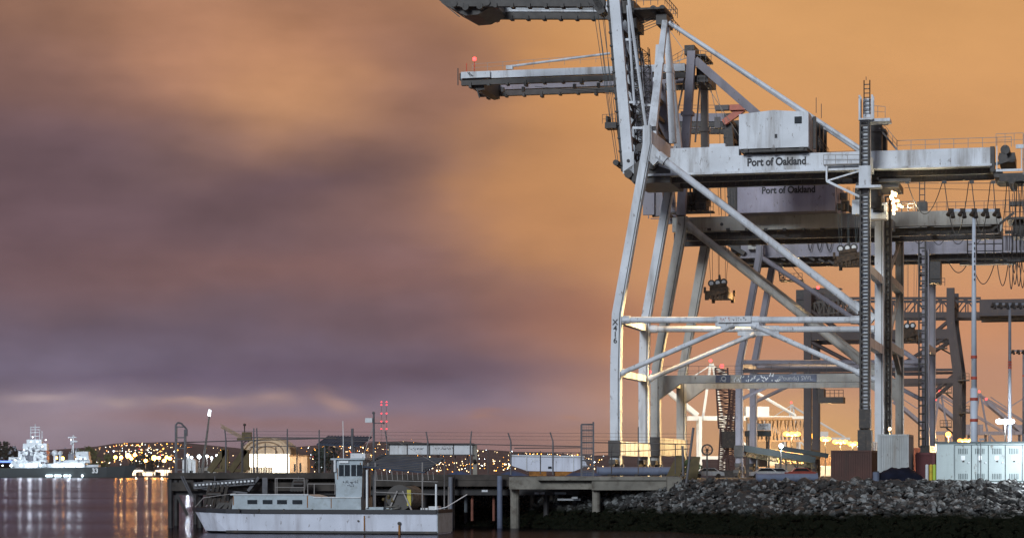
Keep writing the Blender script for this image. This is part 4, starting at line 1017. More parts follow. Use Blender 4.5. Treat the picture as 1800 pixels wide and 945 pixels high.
# sloping conveyor
p = at(1366, 832, 380); cv = thing('conveyor', (p.x,p.y,G), 'long dark green covered conveyor sloping down to the right on trestles', 'conveyor')
def cp(px,py,dy=0): q = at(px,py,380); return Vector((q.x-p.x, dy, q.z-G))
MB().beam(cp(1306,787), cp(1432,808), 1.0, 2.2).build('gallery', M['steelblue'], cv)
MB().beam(cp(1376,786,5), cp(1462,800,5), .7, 2).build('upper_gallery', M['steelblue'], cv)
mb = MB(); truss_mb(mb, cp(1312,798), cp(1430,818), .7, 2, 22, .05,(0,0,1)); mb.build('underframe', M['olive'], cv)
for x in (1330,1372,1382,1402,1420):
    MB().beam(cp(x,790+(x-1306)*.165), cp(x,838), .22,.3).build('trestle', M['darkmid'], cv)
mb = MB(); mb.beam(cp(1370,806),cp(1394,806),.2,.6); mb.beam(cp(1390,808),cp(1412,838),.25,.4); mb.build('stair', M['darkmid'], cv)
# cars parked below
def car(px, D, label, m, L=4.4):
    p = at(px, 832, D); t_ = thing('parked_car', (p.x,p.y,G), label, 'car', 'cars parked near the conveyor')
    pr = [(-2.2,.35),(-2.15,.8),(-1.3,.95),(-.7,1.42),(.8,1.42),(1.5,.95),(2.15,.82),(2.2,.35)]
    MB().prism(pr, -.85, .85).build('body', M[m], t_)
    MB().prism([(-1.15,.97),(-.65,1.36),(.75,1.36),(1.3,.97)], -.87, .87).build('window', M['glass'], t_)
    for x in (-1.35,1.35):
        for y_ in (-.8,.8): MB().tube((x,y_-.1,.33),(x,y_+.1,.33),.33,12).build('wheel', M['dark'], t_)
    return t_
car(1345, 330, 'white car parked under the left end of the conveyor', 'white'); car(1366, 340, 'silver car parked beside the white one under the conveyor', 'paint1'); car(1407, 335, 'red car parked under the conveyor stair', 'redband')
van = car(1245, 330, 'white van like car by the feet of the far white crane', 'white')
p = at(1243, 790, 250); ty = thing('cable_reel', (p.x,p.y,p.z-.0), 'round cable reel wheel seen against the far white crane', 'cable reel')
mb = MB()
for k in range(20):
    a0, a1 = 2*math.pi*k/20, 2*math.pi*(k+1)/20; mb.beam((.55*math.cos(a0),0,.55*math.sin(a0)),(.55*math.cos(a1),0,.55*math.sin(a1)),.16,.3)
for k in range(3): a0 = math.pi*k/3; mb.beam((-.5*math.cos(a0),0,-.5*math.sin(a0)),(.5*math.cos(a0),0,.5*math.sin(a0)),.05,.05)
mb.build('rim', M['darkmid'], ty); MB().tube((0,-.25,0),(0,.25,0),.15,10).build('hub', M['dark'], ty)
MB().beam((0,.1,0),(0,.1,G-p.z),.16,.16).build('stand', M['darkmid'], ty)
# unseen-from-here stock stacks that give the yard depth
for k, (px, D, hh, col) in ((1,(1390,470,2.6,'shed')),(2,(1590,420,5.2,'maroon'))):
    p = at(px, 832, D); t_ = thing('container', (p.x,p.y,G), ['tan container in the lit yard behind the dark legs','amber container stacked low behind the conveyor trestles','maroon container pair glimpsed between the landside legs'][k], 'container')
    mb = MB().box((0,0,hh/2),(6.1,2.4,hh))
    for i in range(20): mb.box((-2.9+i*.305,-1.22,hh/2),(.13,.06,hh-.2))
    mb.build('body', M[col], t_)
    MB().box((0,-1.26,.1),(6.15,.08,.18)).build('bottom_rail', M['darkmid'], t_)

for k,(px,D,n_,lab) in enumerate(((1345,600,2,'amber lit pair of stacked containers left of the long yard building'),(1462,610,2,'amber lit pair of stacked containers right of the dark crane legs'),(1492,640,1,'single amber lit container under the last orange lamps'),(1660,520,2,'two stacked amber lit containers by the bent dark legs'),(1500,720,3,'three high stack of pale containers far back under the orange lamps'))):
    p = at(px, 832, D); t_ = thing('container_stack', (p.x,p.y,G), lab, 'container stack', 'container stacks in the lit yard', -TH)
    for q in range(n_):
        mb = MB().box((0,0,1.3+2.62*q),(6.1,2.4,2.56))
        for i in range(14): mb.box((-2.8+i*.43,-1.22,1.3+2.62*q),(.2,.06,2.3))
        mb.build('container', M[('shed','whitebox','brownfence')[(k+q)%3]], t_)
    point(t_, (1.5,-9,5.5), 6000, ORG, .5)  # unseen light added to turn the stack amber
# ------------------------------------------------------------------ foreground yard edge: containers, cabinets, bollards
def along(px0, px1, D):
    k0, k1 = (px0-CX)/F, (px1-CX)/F
    return (k1*D-k0*D)/(math.cos(TH)+k1*math.sin(TH))
def container(px0, px1, ytop, D, depth, m, label, base=G, ribs=16):
    a = at(px0, ytop, D); w = along(px0, px1, D); h = a.z-base
    t_ = thing('container', (a.x, D, base), label, 'container', None, -TH)
    mb = MB().box((w/2,depth/2,h/2),(w-.06,depth-.06,h-.06))
    for i in range(ribs): mb.box((.12+(w-.24)*(i+.5)/ribs,0,h/2),((w-.24)/ribs*.5,.07,h-.3))
    n_ = int(depth/.3)
    for i in range(n_):
        for x in (0,w): mb.box((x,.15+(depth-.3)*(i+.5)/n_,h/2),(.07,.15,h-.3))
    mb.build('body', M[m], t_)
    for x in (.06,w-.06):
        for y_ in (.06,depth-.06): MB().box((x,y_,h/2),(.16,.16,h)).build('corner_post', M[m], t_)
    mb = MB()
    for z in (.08,h-.06):
        for y_ in (.04,depth-.04): mb.box((w/2,y_,z),(w-.3,.14,.14))
        for x in (.04,w-.04): mb.box((x,depth/2,z),(.14,depth-.3,.14))
    mb.build('rail', M[m], t_); return t_, w, h
container(1461,1532,791,180,6,'brown','brown rust coloured container standing at the rubble slope, left of the pale one')
wc, w, h = container(1543,1597,763,150,4.2,'whitebox','pale grey ribbed container raised above the dark tarpaulin heap', G+.4, 12)
mb = MB()
for x in (.2,w-.2):
    for y_ in (.3,3.9): mb.box((x,y_,-.2),(.3,.3,.4))
mb.build('block', M['timber'], wc)
container(1610,1643,795,152,6,'maroon','dark maroon container between the pale one and the grey cabinets')
p = at(1578,848,140); tp = MB()
nx, ny = 26, 9; P = []
for j in range(ny):
    for i in range(nx):
        x = (i/(nx-1)-.5)*3.4; y_ = (j/(ny-1)-.5)*2.2; e = (1-abs(2*i/(nx-1)-1)**3)*(1-abs(2*j/(ny-1)-1)**4)
        P.append((x, y_, e*(.9+.22*noise.noise((x*1.8,y_*1.8,5))+.16*noise.noise((x*4,y_*4,1)))))
tp.add(P, [(j*nx+i, j*nx+i+1,(j+1)*nx+i+1,(j+1)*nx+i) for j in range(ny-1) for i in range(nx-1)])
tpo = tp.build('tarpaulin_heap', 'tarp', smooth=True); tpo.location = (p.x, 140, G+.01); tag(tpo, 'dark blue tarpaulin heap in front of the pale container', 'tarpaulin')
p = at(1540,848,139); bn = thing('plastic_drum', (p.x,139,G), 'small bluish drum at the left end of the tarpaulin heap', 'drum')
MB().tube((0,0,0),(0,0,.7),.2,14).build('barrel', M['bluepipe'], bn); MB().tube((0,0,.7),(0,0,.75),.17,14).build('lid', M['dark'], bn)
for px, c_, lab in ((1629.5,'white','white bollard left of the yellow ones'),(1636.5,'yellow','yellow bollard between the white and the lime one'),(1642.5,'lime','lime yellow bollard touching the cabinet corner')):
    p = at(px,848,131); t_ = thing('bollard', (p.x,131,G), lab, 'bollard', 'bollards beside the cabinets')
    MB().tube((0,0,0),(0,0,1.08),.09,14).build('post', M[c_], t_); MB().ball((0,0,1.08),.09,12,6,(1,1,.5)).build('cap', M[c_], t_); MB().box((0,0,.03),(.26,.26,.06)).build('foot', M['darkmid'], t_)
# electrical cabinets
Dk = 128.0; a, b2 = at(1646,779,Dk), at(1880,779,Dk); zc = G+.12; hc = a.z-zc; W = b2.x-a.x
ck = thing('electrical_cabinet', (a.x, Dk, zc), 'long grey green electrical cabinet with louvred doors on a kerb', 'cabinet', None, -TH*.8)
MB().box((W/2,1.2,hc/2),(W,2.4,hc)).build('body', M['cabinet'], ck)
MB().box((W/2,1.2,hc+.05),(W+.2,2.65,.1)).build('roof', M['cabdark'], ck)
MB().box((W/2,1.2,-.06),(W+.3,2.8,.12)).build('plinth', M['concrete'], ck)
xs = [(1678,1706),(1707,1735),(1736,1764),(1765,1793),(1794,1822),(1823,1851)]
for k, (x0, x1) in enumerate(xs):
    l, r_ = at(x0,0,Dk).x-a.x, at(x1,0,Dk).x-a.x; w = r_-l; m_ = (l+r_)/2
    MB().box((m_,-.012,hc/2),(w+.03,.02,hc-.12)).build('door_gap', M['cabdark'], ck)
    d_ = MB().box((m_,-.035,hc/2),(w-.02,.05,hc-.2)).build('door', M['cabinet'], ck)
    for zl in (hc-.42, .34):
        mb = MB()
        for q in range(6): mb.box((m_-.22+.088*q,-.066,zl),(.035,.02,.3))
        mb.build('louvre', M['cabdark'], d_)
    if k != 1 or True:
        MB().prism([(m_-.11,hc-.66),(m_+.11,hc-.66),(m_+.11,hc-.86),(m_,hc-.95),(m_-.11,hc-.86)],-.075,-.062).build('warning_plate', M['whitetext'], d_)
    MB().ball((r_-.13,-.09,hc/2+.02),.045,8,5).build('handle', M['whitetext'], d_)
    MB().box((m_+.02,-.07,hc/2+.1),(.1,.03,.1)).build('latch', M['darkmid'], d_)
MB().box((W/2,-.35,-.02),(W,.06,.05)).build('cable_conduit', M['white'], ck)
l = at(1722,0,Dk).x-a.x; mb = MB().path([(l,-.2,-.1),(l,-.2,hc+.12),(l+.12,-.2,hc+.28)], .022, 6); mb.box((l+.08,-.15,hc+.22),(.3,.2,.1)); mb.build('riser_pipe', M['gate'], ck)
mb = MB().tube((.02,.2,hc),(.02,.2,hc+.28),.05,6); mb.tube((.6,.2,hc+.1),(.6,.2,hc+.25),.03,6); mb.build('roof_post', M['gate'], ck)
l = at(1804,0,Dk).x-a.x; wl_ = MB().box((l,-.14,hc-.42),(.3,.2,.16)).build('wall_lamp', M['e_white'], ck); point(ck, (l+.6,-3.4,hc-.4), 1100, WHT, .15)
# poles beside the cabinets
p = at(1762,848,127.5)
# ------------------------------------------------------------------ low pipes lying on the edge
for (x0,x1,y,D,z0,r,lab) in ((1050,1186,830,150,3.06,.28,'long slate blue pipe lying on the pier end left of the yellow barrier'),(1330,1436,835,158,G,.3,'slate blue pipe lying on the yard edge behind the rubble, under the cranes')):
    a, b2 = at(x0,0,D), at(x1,0,D); t_ = thing('pipe', ((a.x+b2.x)/2,D,z0), lab, 'pipe', None)
    hw = (b2.x-a.x)/2; MB().tube((-hw,0,r+.02),(hw,0,r+.02),r,18).build('barrel', M['bluepipe'], t_, False)
    mb = MB()
    for k in (-.7,0,.7): mb.box((k*hw,0,.06),(.2,r*2.2,.12))
    mb.build('chock', M['timber'], t_); 
    for k in (-1,1): MB().tube((k*hw-.04,0,r+.02),(k*hw+.04,0,r+.02),r+.05,18).build('flange', M['bluepipe'], t_)
def slab_post(px, ytop, D, label, z0):
    p = at(px,ytop,D); t_ = thing('barrier_frame', (p.x,D,z0), label, 'barrier'); h = p.z-z0
    MB().prism([(-.55,0),(.3,0),(.55,h),(.05,h)],-.12,.12).build('panel', M['olive'], t_); MB().beam((-.5,.35,0),(.2,0,h*.8),.1,.1).build('strut', M['olive'], t_)
slab_post(1187,800,149,'dull yellow sloping barrier frame at the right end of the pier pipe',3.06); slab_post(1216,802,152,'dull olive barrier frame right of the yellow one',G)

# ------------------------------------------------------------------ pier
ZD = 3.06
pier = thing('pier', (-5,150,0), 'long timber and concrete pier on piles, left of the rubble slope', 'pier')
def pl(x, y, z): return (x+5, y-150, z)
x0, x1 = at(297,0,140).x, 9.6
MB().box(pl((x0+1.5)/2,151,ZD-.12), (1.5-x0,22,.24)).build('deck', M['timber'], pier)
MB().box(pl((1.5+9.6)/2,146,ZD-.13), (8.1,17,.22)).build('deck_end', M['concrete'], pier)
xl = at(590,0,140).x; xm = at(895,0,139).x
mb = MB().box(pl((x0+xl)/2,139.8,ZD+.03), (xl-x0,.4,.35)); mb.box(pl((xl+xm)/2,139.8,ZD-.08), (xm-xl,.4,.35)); mb.build('kerb_timber', M['timber'], pier)
mb = MB().box(pl((xl+xm)/2-.0,139.75,ZD-.42), (xm-xl,.3,.36)); mb.build('edge_beam', M['timber'], pier)
# concrete edge beam at the right, stepped
xs_ = [xm, at(1040,0,138).x, at(1180,0,137).x, 9.6]
MB().box(pl((xs_[0]+xs_[1])/2,138.2,ZD-.40),(xs_[1]-xs_[0],.5,.72)).build('edge_beam', M['concrete'], pier)
MB().box(pl((xs_[1]+xs_[2])/2+.0,137.9,ZD-.42),(xs_[2]-xs_[1],.55,.78)).build('edge_beam', M['concrete'], pier)
MB().box(pl((xs_[2]+xs_[3])/2,137.4,ZD-.70),(xs_[3]-xs_[2]+.5,1.4,1.36)).build('abutment', M['concrete'], pier)
mb = MB().box(pl((x0+xl)/2,139.9,ZD-.62), (xl-x0,.3,.5)); mb.build('edge_beam', M['timber'], pier)
mb = MB().box(pl((x0+4)/2,140.4,ZD-.95), (4-x0,.5,.35)); mb.box(pl((x0+2)/2,146,ZD-.95),(2-x0,.5,.35)); mb.build('cap_beam', M['wetpile'], pier)
def pile(px, D, r, m, ztop=ZD-.2, zb=-1.2, sq=False):
    p = at(px,0,D); mb = MB()
    if sq: mb.box(pl(p.x,D,(ztop+zb)/2),(r*2,r*2,ztop-zb))
    else: mb.tube(pl(p.x,D,zb),pl(p.x,D,ztop),r,12)
    return mb.build('pile', M[m], pier)
pile(300,139.9,.17,'wetpile',ZD+.05)
for px in (352,420,470,540,610,680,745,960,1010): pile(px,140.6,.17,'wetpile')
for i in range(22): pile(310+i*34, 146+4*(i%3), .16, 'wetpile')
for px, m_ in ((830,'redlitpile'),(868,'redlitpile')): pile(px,140.8,.085,m_,2.0,.4)  # red light on boards, put into the pile colour
pile(819,141.2,.10,'greypile',2.4,.9); pile(878.5,139.0,.16,'bluepipe',ZD+.02); pile(905,138.9,.27,'concrete',ZD-.7,-1); pile(1048,138.2,.24,'concrete',ZD-.7,.5)
pile(792,139.0,.13,'mastdark',ZD-.05); pile(797,139.2,.09,'dark',ZD)
for px in (935,970,1030,1100): pile(px,143,.14,'timber',ZD-.3,-1)
mb = MB()
for px, py in ((852,862),(945,866),(952,866),(980,866),(990,866),(1010,874)): p = at(px,py,139.2); MB().box(pl(p.x,139.2,p.z),(.35,.12,.12)).build('pipe_bracket', M['white'], pier)
a, b2 = at(980,877,139.5), at(1020,877,139.5); mb.box(pl((a.x+b2.x)/2,139.5,a.z),(b2.x-a.x,.1,.12))
mb.build('pipe_hanger', M['white'], pier)
mb = MB()
for i in range(9):
    a, b2 = at(300+i*58,848,143), at(330+i*58,905,143); mb.beam(pl(a.x,143,a.z), pl(b2.x,143,b2.z), .18,.12)
mb.build('diagonal_bracing', M['wetpile'], pier)
MB().box(pl((at(372,0,157).x+3)/2,158,1.3),(3-at(372,0,157).x,.3,3.2)).build('shade_wall', M['wetpile'], pier)  # added dark wall, stands in for the blackness under the deck
mb = MB()
for i in range(60): mb.box(pl(at(372,0,157).x+.3+i*.38,157.8,1.2),(.06,.12,3.0))
mb.build('shade_wall_boards', M['wetpile'], pier)
# boarding ramp hanging at the pier face
p = at(345,850,139); rm = thing('gangway', (p.x,139.2,0), 'pale lattice gangway lying along the pier face behind the boat bow', 'gangway')
def rp(px,py): q = at(px,py,139.2); return Vector((q.x-p.x,0,q.z))
mb = MB(); truss_mb(mb, rp(342,853), rp(448,845), .32,.5,18,.03,(0,0,1)); mb.build('ramp', M['gate'], rm)
mb = MB()
for i in range(16): k = rp(342,853).lerp(rp(448,845),(i+.5)/16); mb.box(k+Vector((0,-.3,.03)),(.12,.05,.10))
mb.build('tread', M['whitetext'], rm)
mb = MB().path([rp(318,836), rp(336,872)], .05, 6); mb.path([rp(322,836), rp(342,878)], .04, 6); mb.beam(rp(355,858), rp(435,866),.12,.3); mb.beam(rp(436,862),rp(455,838),.16,.2); mb.box(rp(466,853),(.3,.3,.95)); mb.build('hanger', M['gate'], rm)
# deck clutter behind the boat
for k,(px,py,w,h_,m_,lab) in enumerate(((378,872,1.3,1.3,'timber','dark timber crate pile under the pier near the boat bow'),(525,852,.9,.7,'darkmid','dark winch block at the pier face behind the boat cabin'))):
    p = at(px,py,138.6); t_ = thing('mooring_gear', (p.x,138.6,p.z-h_/2), lab, 'mooring gear'); mb = MB()
    for q in range(5): mb.beam((-w/2+q*w/5,0,0),(-w/2+(q+1.3)*w/5,0,h_),.16,.2)
    mb.box((0,.1,h_*.3),(w,.3,h_*.3)); mb.build('baulk', M[m_], t_); MB().tube((-w*.3,-.2,h_*.6),(w*.3,-.2,h_*.6),.16,10).build('roller', M['dark'], t_)
    MB().tube((0,-.1,h_*.9),(0,-.1,ZD-p.z+h_/2),.03,5).build('hanger', M['gate'], t_)
# yellow A frames on deck
for k,(xa,ya,xb,yb) in enumerate(((368,828,396,790),(405,828,432,790))):
    p = at((xa+xb)/2,828,147); t_ = thing('raking_frame', (p.x,147,ZD), ['dull yellow raking frame left, behind the pier fence','dull yellow raking frame right, beside the vaulted shed'][k], 'steel frame', 'raking frames on the pier')
    def q_(px,py,dy=0): q = at(px,py,147); return Vector((q.x-p.x,dy,q.z-ZD))
    MB().beam(q_(xa,828),q_(xb,790),.38,.5).build('rake', M['olive'], t_); MB().beam(q_(xb+1,826),q_(xb,790),.38,.5).build('post', M['olive'], t_)
    MB().beam(q_(xa+8,826),q_(xb,826),.2,.4).build('foot_beam', M['olive'], t_); MB().beam(q_(xb-9,826),q_(xb-3,797),.12,.3).build('stay', M['olive'], t_)

# ------------------------------------------------------------------ fence and gates
fe = thing('perimeter_fence', (at(300,0,141).x,141,ZD), 'tall security fence with barbed wire outriggers along the pier', 'fence')
def fp(px, py, D=141): q = at(px,py,D); return Vector((q.x-fe.location.x, D-141, q.z-ZD))
for px, tx, ty in ((397,395,754),(446,446,752),(452,451,752),(505,505,753),(561,561,755),(680,677,757),(752,749,758),(827,829,757),(898,893,760),(972,967,759)):
    mb = MB().tube(fp(px,834),fp(px,772 if px<600 else 775),.05,6); mb.tube(fp(px,772 if px<600 else 775),fp(tx,ty),.04,6); mb.build('post', M['gate'], fe)
for px, y0 in ((425,775),(427,780),(466,778),(485,785),(522,785),(858,790),(950,792),(1075,782),(1122,750),(1187,780),(1201,785)):
    D = 143; MB().tube(fp(px,832,D),fp(px,y0,D),.035,6).build('post', M['raildark'], fe)
for (xa,ya,xb,yb,r) in ((312,777,590,769,.035),(430,768,590,769,.03),(600,774,690,777,.03),(680,777,1022,784,.03),(904,787,1022,786,.03),(904,794,1022,795,.025),(1043,777,1215,780,.03),(1043,795,1215,788,.022),(440,785,520,783,.025)):
    MB().tube(fp(xa,ya),fp(xb,yb),r,5).build('rail', M['raildark'], fe)
for k in range(3):
    MB().tube(fp(395,757+k*6),fp(1215,762+k*6),.012,4).build('wire', M['raildark'], fe)
def leanpost(px, py, bx, by, D, lab, z0, cat='post'):
    a = at(bx,by,D); b_ = at(px,py,D); t_ = thing('fence_post', (a.x,D,z0), lab, 'fence post', None)
    MB().tube((0,0,0),(b_.x-a.x,0,b_.z-z0),.07,8).build('post', M['gate'], t_); MB().box((0,0,.04),(.3,.3,.08)).build('foot', M['darkmid'], t_)
leanpost(1219,751,1206,845,133,'grey pole leaning right at the end of the pier, before the white crane',G)
leanpost(1200,783,1201,843,136,'short straight grey post at the pier abutment',ZD)
def gate(x0,x1,yt,yb,D,lab,rungs,curved,z0=ZD,mesh=False):
    a,b_ = at(x0,yt,D),at(x1,yt,D); w=b_.x-a.x; h=a.z-z0; t_=thing('gate_cage',(a.x,D,z0),lab,'gate')
    mb=MB(); mb.beam((0,0,0),(0,0,h-.15),.11,.11); mb.beam((w,0,0),(w,0,h-.45 if curved else h),.1,.1)
    if curved: mb.path([(0,0,h-.15),(w*.2,0,h),(w*.6,0,h-.05),(w*1.2,0,h-.4),(w*1.2,0,h-.8)],.06,6)
    mb.build('frame', M['gate'], t_)
    for j in (0,.5):
        mb=MB()
        for k in range(rungs): mb.box((w/2,j,h*(k+.6)/rungs),(w,.05,.06))
        mb.beam((0,j,0),(0,j,h-.2),.05,.05); mb.beam((w,j,0),(w,j,h-.4),.05,.05); mb.build('side_grille', M['gate'], t_)
    if mesh:
        mb=MB()
        for k in range(8): mb.tube((w*k/7,-.04,0),(w*k/7,-.04,h-.1),.016,4)
        for k in range(30): mb.tube((0,-.05,h*k/30),(w,-.05,h*k/30),.012,4)
        mb.build('mesh_panel', M['gate'], t_)
gate(309,325,742,828,140.2,'dark curved top gate cage at the seaward left end of the pier',5,True)
gate(1022,1043,741,836,138.6,'tall meshed fence end panel over the pier edge near the first crane',9,False,mesh=True)

# ------------------------------------------------------------------ things on the pier
# dark roof shelter
D = 156; p = at(607,832,D); sh = thing('pier_shelter', (p.x,D,ZD), 'open shelter with a dark sloping roof on the pier behind the wheelhouse', 'shelter')
def q2(px,py,dy=0): q = at(px,py,D); return Vector((q.x-p.x,dy,q.z-ZD))
A,B,C_,E = q2(559,782,-1.2),q2(635,785,-1.2),q2(652,768,1.2),q2(573,767,1.2); up = Vector((0,0,.07))
MB().add([A,B,C_,E,A+up,B+up,C_+up,E+up],[(3,2,1,0),(4,5,6,7),(0,1,5,4),(1,2,6,5),(2,3,7,6),(3,0,4,7)]).build('roof', M['roof'], sh)
for i in range(14): t0 = (i+.5)/14; MB().beam(A.lerp(B,t0)+up*1.2, E.lerp(C_,t0)+up*1.2,.05,.05).build('roof_rib', M['roof'], sh)
for px,dy in ((573,-1),(625,-1),(640,1),(585,1)): a = q2(px,784,dy); MB().tube((a.x,dy,0),(a.x,dy,a.z),.06,6).build('post', M['gate'], sh)
mb = MB().box((0.3,0,.5),(2.4,1.2,1.0)); mb.box((.9,0,1.15),(.8,1,.5)); mb.build('bench_locker', M['timber'], sh)
# long white panelled box on posts
D = 158; p = at(760,832,D); wb_ = thing('panelled_sign_beam', (p.x,D,ZD), 'long white panelled box beam with small lettering, raised on posts', 'sign')
def q3(px,py,dy=0): q = at(px,py,D); return Vector((q.x-p.x,dy,q.z-ZD))
a, b2 = q3(683,798), q3(832,780); bx = MB().box(((a.x+b2.x)/2,0,(a.z+b2.z)/2),(b2.x-a.x,.5,b2.z-a.z)).build('box', M['white'], wb_)
mb = MB()
for px in (684,716,755,797,831): k = q3(px,789); mb.box((k.x,-.27,k.z),(.06,.06,b2.z-a.z+.04))
mb.box(((a.x+b2.x)/2,-.1,b2.z+.03),(b2.x-a.x+.1,.75,.06)); mb.box(((a.x+b2.x)/2,-.1,a.z-.03),(b2.x-a.x+.1,.6,.06)); mb.build('trim', M['darkmid'], bx)
for px, tx_ in ((734,7),(782,11)): k = q3(px,788); marks(tx_, .17, 'text', bx, (k.x,-.262,k.z-.03), seed=tx_)
for px in (688,712,742,770,800,822): k = q3(px,799); MB().tube((k.x,.1,0),(k.x,.1,k.z),.04,6).build('post', M['raildark'], wb_)
k = q3(835,780); MB().box((k.x,.0,k.z/2),(.28,.5,k.z)).build('end_post', M['concrete'], wb_)
MB().tube((k.x-.1,-.3,k.z*.45),(k.x+.02,-.24,k.z*.45),.16,12).build('fender_ring', M['dark'], wb_)
# white hopper
D = 152; p = at(966,832,D); hp = thing('skip_hopper', (p.x,D,ZD), 'white steel hopper with sloping ends standing on rusty cradles', 'hopper')
def q4(px,py,dy=0): q = at(px,py,D); return Vector((q.x-p.x,dy,q.z-ZD))
pts = [q4(*k) for k in ((900,801),(1024,803),(1032,818),(1007,828),(927,827),(897,817))]
MB().prism([(k.x,k.z) for k in pts], -1.0, 1.4).build('body', M['hull'], hp)
mb = MB().beam(q4(899,800,-1.02),q4(1026,802,-1.02),.09,.12)
for px in (925,1007): mb.beam(q4(px,802,-1.03),q4(px,827,-1.03),.05,.06)
mb.build('rim', M['white'], hp)
mb = MB()
for i in range(9): k = q4(905+i*14,799,-.9); mb.box(k+Vector((0,0,.06)),(.07,.07,.22))
mb.build('lug', M['dark'], hp)
k = q4(942,809,-1.02); marks(4, .22, 'whitetext', hp, (k.x,-1.03,k.z-.03), seed=8)
k = q4(966,821,-1.02); MB().box((k.x,-1.03,k.z),(.22,.04,.14)).build('data_plate', M['glass'], hp)
for x_, m_ in ((945,'rusty'),(990,'rusty')): k = q4(x_,828); MB().box((k.x,0,k.z/2-.0),(1.1,2.2,max(.1,k.z))).build('cradle', M[m_], hp)
for px_,lab,w_ in ((806,'faded blue tarpaulin bundle on the pier beside the ringed end post',1.1),(902,'blue tarpaulin bundle slumped against the left end of the hopper',1.2),(1026,'blue tarpaulin bundle slumped against the right end of the hopper',1.4),):
    p = at(px_,830,147.5); mb = MB(); nx,ny=13,7; P=[]
    for j in range(ny):
        for i in range(nx):
            x=(i/(nx-1)-.5)*w_*1.7; y_=(j/(ny-1)-.5)*1.1; e=(1-abs(2*i/(nx-1)-1)**1.6)*(1-abs(2*j/(ny-1)-1)**3); P.append((x,y_,e*(.30+.15*noise.noise((x*2+px_,y_*2,0)))))
    mb.add(P,[(j*nx+i,j*nx+i+1,(j+1)*nx+i+1,(j+1)*nx+i) for j in range(ny-1) for i in range(nx-1)])
    o = mb.build('tarpaulin_bundle','bluetarp',smooth=True); o.location=(p.x,147.5,ZD+.01); tag(o,lab,'tarpaulin','blue tarpaulin bundles on the pier')

# ------------------------------------------------------------------ rubble slope
def edge_y(x):
    pts = [(-8,160),(0,150),(3,145.5),(6,142),(9.2,138.5),(10.2,133.5),(13,129.5),(27,124.5),(60,126),(130,128.5)]
    if x <= pts[0][0]: return pts[0][1]
    for (a, ya), (c_, yc) in zip(pts, pts[1:]):
        if a <= x <= c_: return ya+(yc-ya)*(x-a)/(c_-a)
    return pts[-1][1]
def slope_z(x, y):
    d = edge_y(x)-y
    return G + .05 - .34*d if d > 0 else G+.05
mb = MB(); nx, ny = 150, 22; P = []
for j in range(ny):
    for i in range(nx):
        x = -4 + 42*i/(nx-1); y = edge_y(x)+1.0-11*j/(ny-1); z = slope_z(x,y)-.18+.22*noise.noise((x*1.3,y*1.3,0))
        P.append((x,y,z))
mb.add(P,[(j*nx+i,(j+1)*nx+i,(j+1)*nx+i+1,j*nx+i+1) for j in range(ny-1) for i in range(nx-1)])
rk, nt, b = newmat('rubble rock with wet algae band'); N, L = nt.nodes, nt.links
geo = N.new('ShaderNodeNewGeometry'); sep = N.new('ShaderNodeSeparateXYZ'); L.new(geo.outputs['Position'], sep.inputs[0])
nz = N.new('ShaderNodeTexNoise'); nz.inputs['Scale'].default_value = .8; nz.inputs['Detail'].default_value = 4; L.new(geo.outputs['Position'], nz.inputs['Vector'])
nf = N.new('ShaderNodeTexNoise'); nf.inputs['Scale'].default_value = 5; nf.inputs['Detail'].default_value = 6; L.new(geo.outputs['Position'], nf.inputs['Vector'])
ad = N.new('ShaderNodeMath'); ad.operation = 'MULTIPLY_ADD'; ad.inputs[1].default_value = .7; L.new(nz.outputs[0], ad.inputs[0]); L.new(sep.outputs[2], ad.inputs[2])
mr = N.new('ShaderNodeMapRange'); mr.inputs[1].default_value = 1.35; mr.inputs[2].default_value = 1.75; L.new(ad.outputs[0], mr.inputs[0])
oi = N.new('ShaderNodeObjectInfo')
vo = N.new('ShaderNodeTexVoronoi'); vo.inputs['Scale'].default_value = 3.2; L.new(geo.outputs['Position'], vo.inputs['Vector'])
cr_ = N.new('ShaderNodeValToRGB'); e = cr_.color_ramp.elements; e[0].position=.2; e[0].color=(.018,.017,.018,1); e[1].position=.74; e[1].color=(.25,.26,.26,1)
k_ = e.new(.54); k_.color = (.036,.036,.035,1)
mx0 = N.new('ShaderNodeMix'); mx0.data_type='RGBA'; mx0.inputs[0].default_value=.5; L.new(vo.outputs['Color'], mx0.inputs[6]); L.new(nf.outputs[0], mx0.inputs[7])
bw = N.new('ShaderNodeRGBToBW'); L.new(mx0.outputs[2], bw.inputs[0]); L.new(bw.outputs[0], cr_.inputs[0])
mx = N.new('ShaderNodeMix'); mx.data_type='RGBA'; L.new(mr.outputs[0], mx.inputs[0]); mx.inputs[6].default_value=(.008,.0095,.006,1); L.new(cr_.outputs[0], mx.inputs[7])
L.new(mx.outputs[2], b.inputs['Base Color']); b.inputs['Roughness'].default_value=.7; mrs=N.new('ShaderNodeMath'); mrs.operation='MULTIPLY'; mrs.inputs[1].default_value=.28; L.new(mr.outputs[0], mrs.inputs[0]); L.new(mrs.outputs[0], b.inputs['Specular IOR Level'])
bp = N.new('ShaderNodeBump'); bp.inputs['Strength'].default_value=.8; bp.inputs['Distance'].default_value=.06; L.new(nf.outputs[0], bp.inputs['Height']); L.new(bp.outputs[0], b.inputs['Normal'])
M['rock'] = rk
tag(mb.build('rubble_slope', 'rock'), kind='structure')
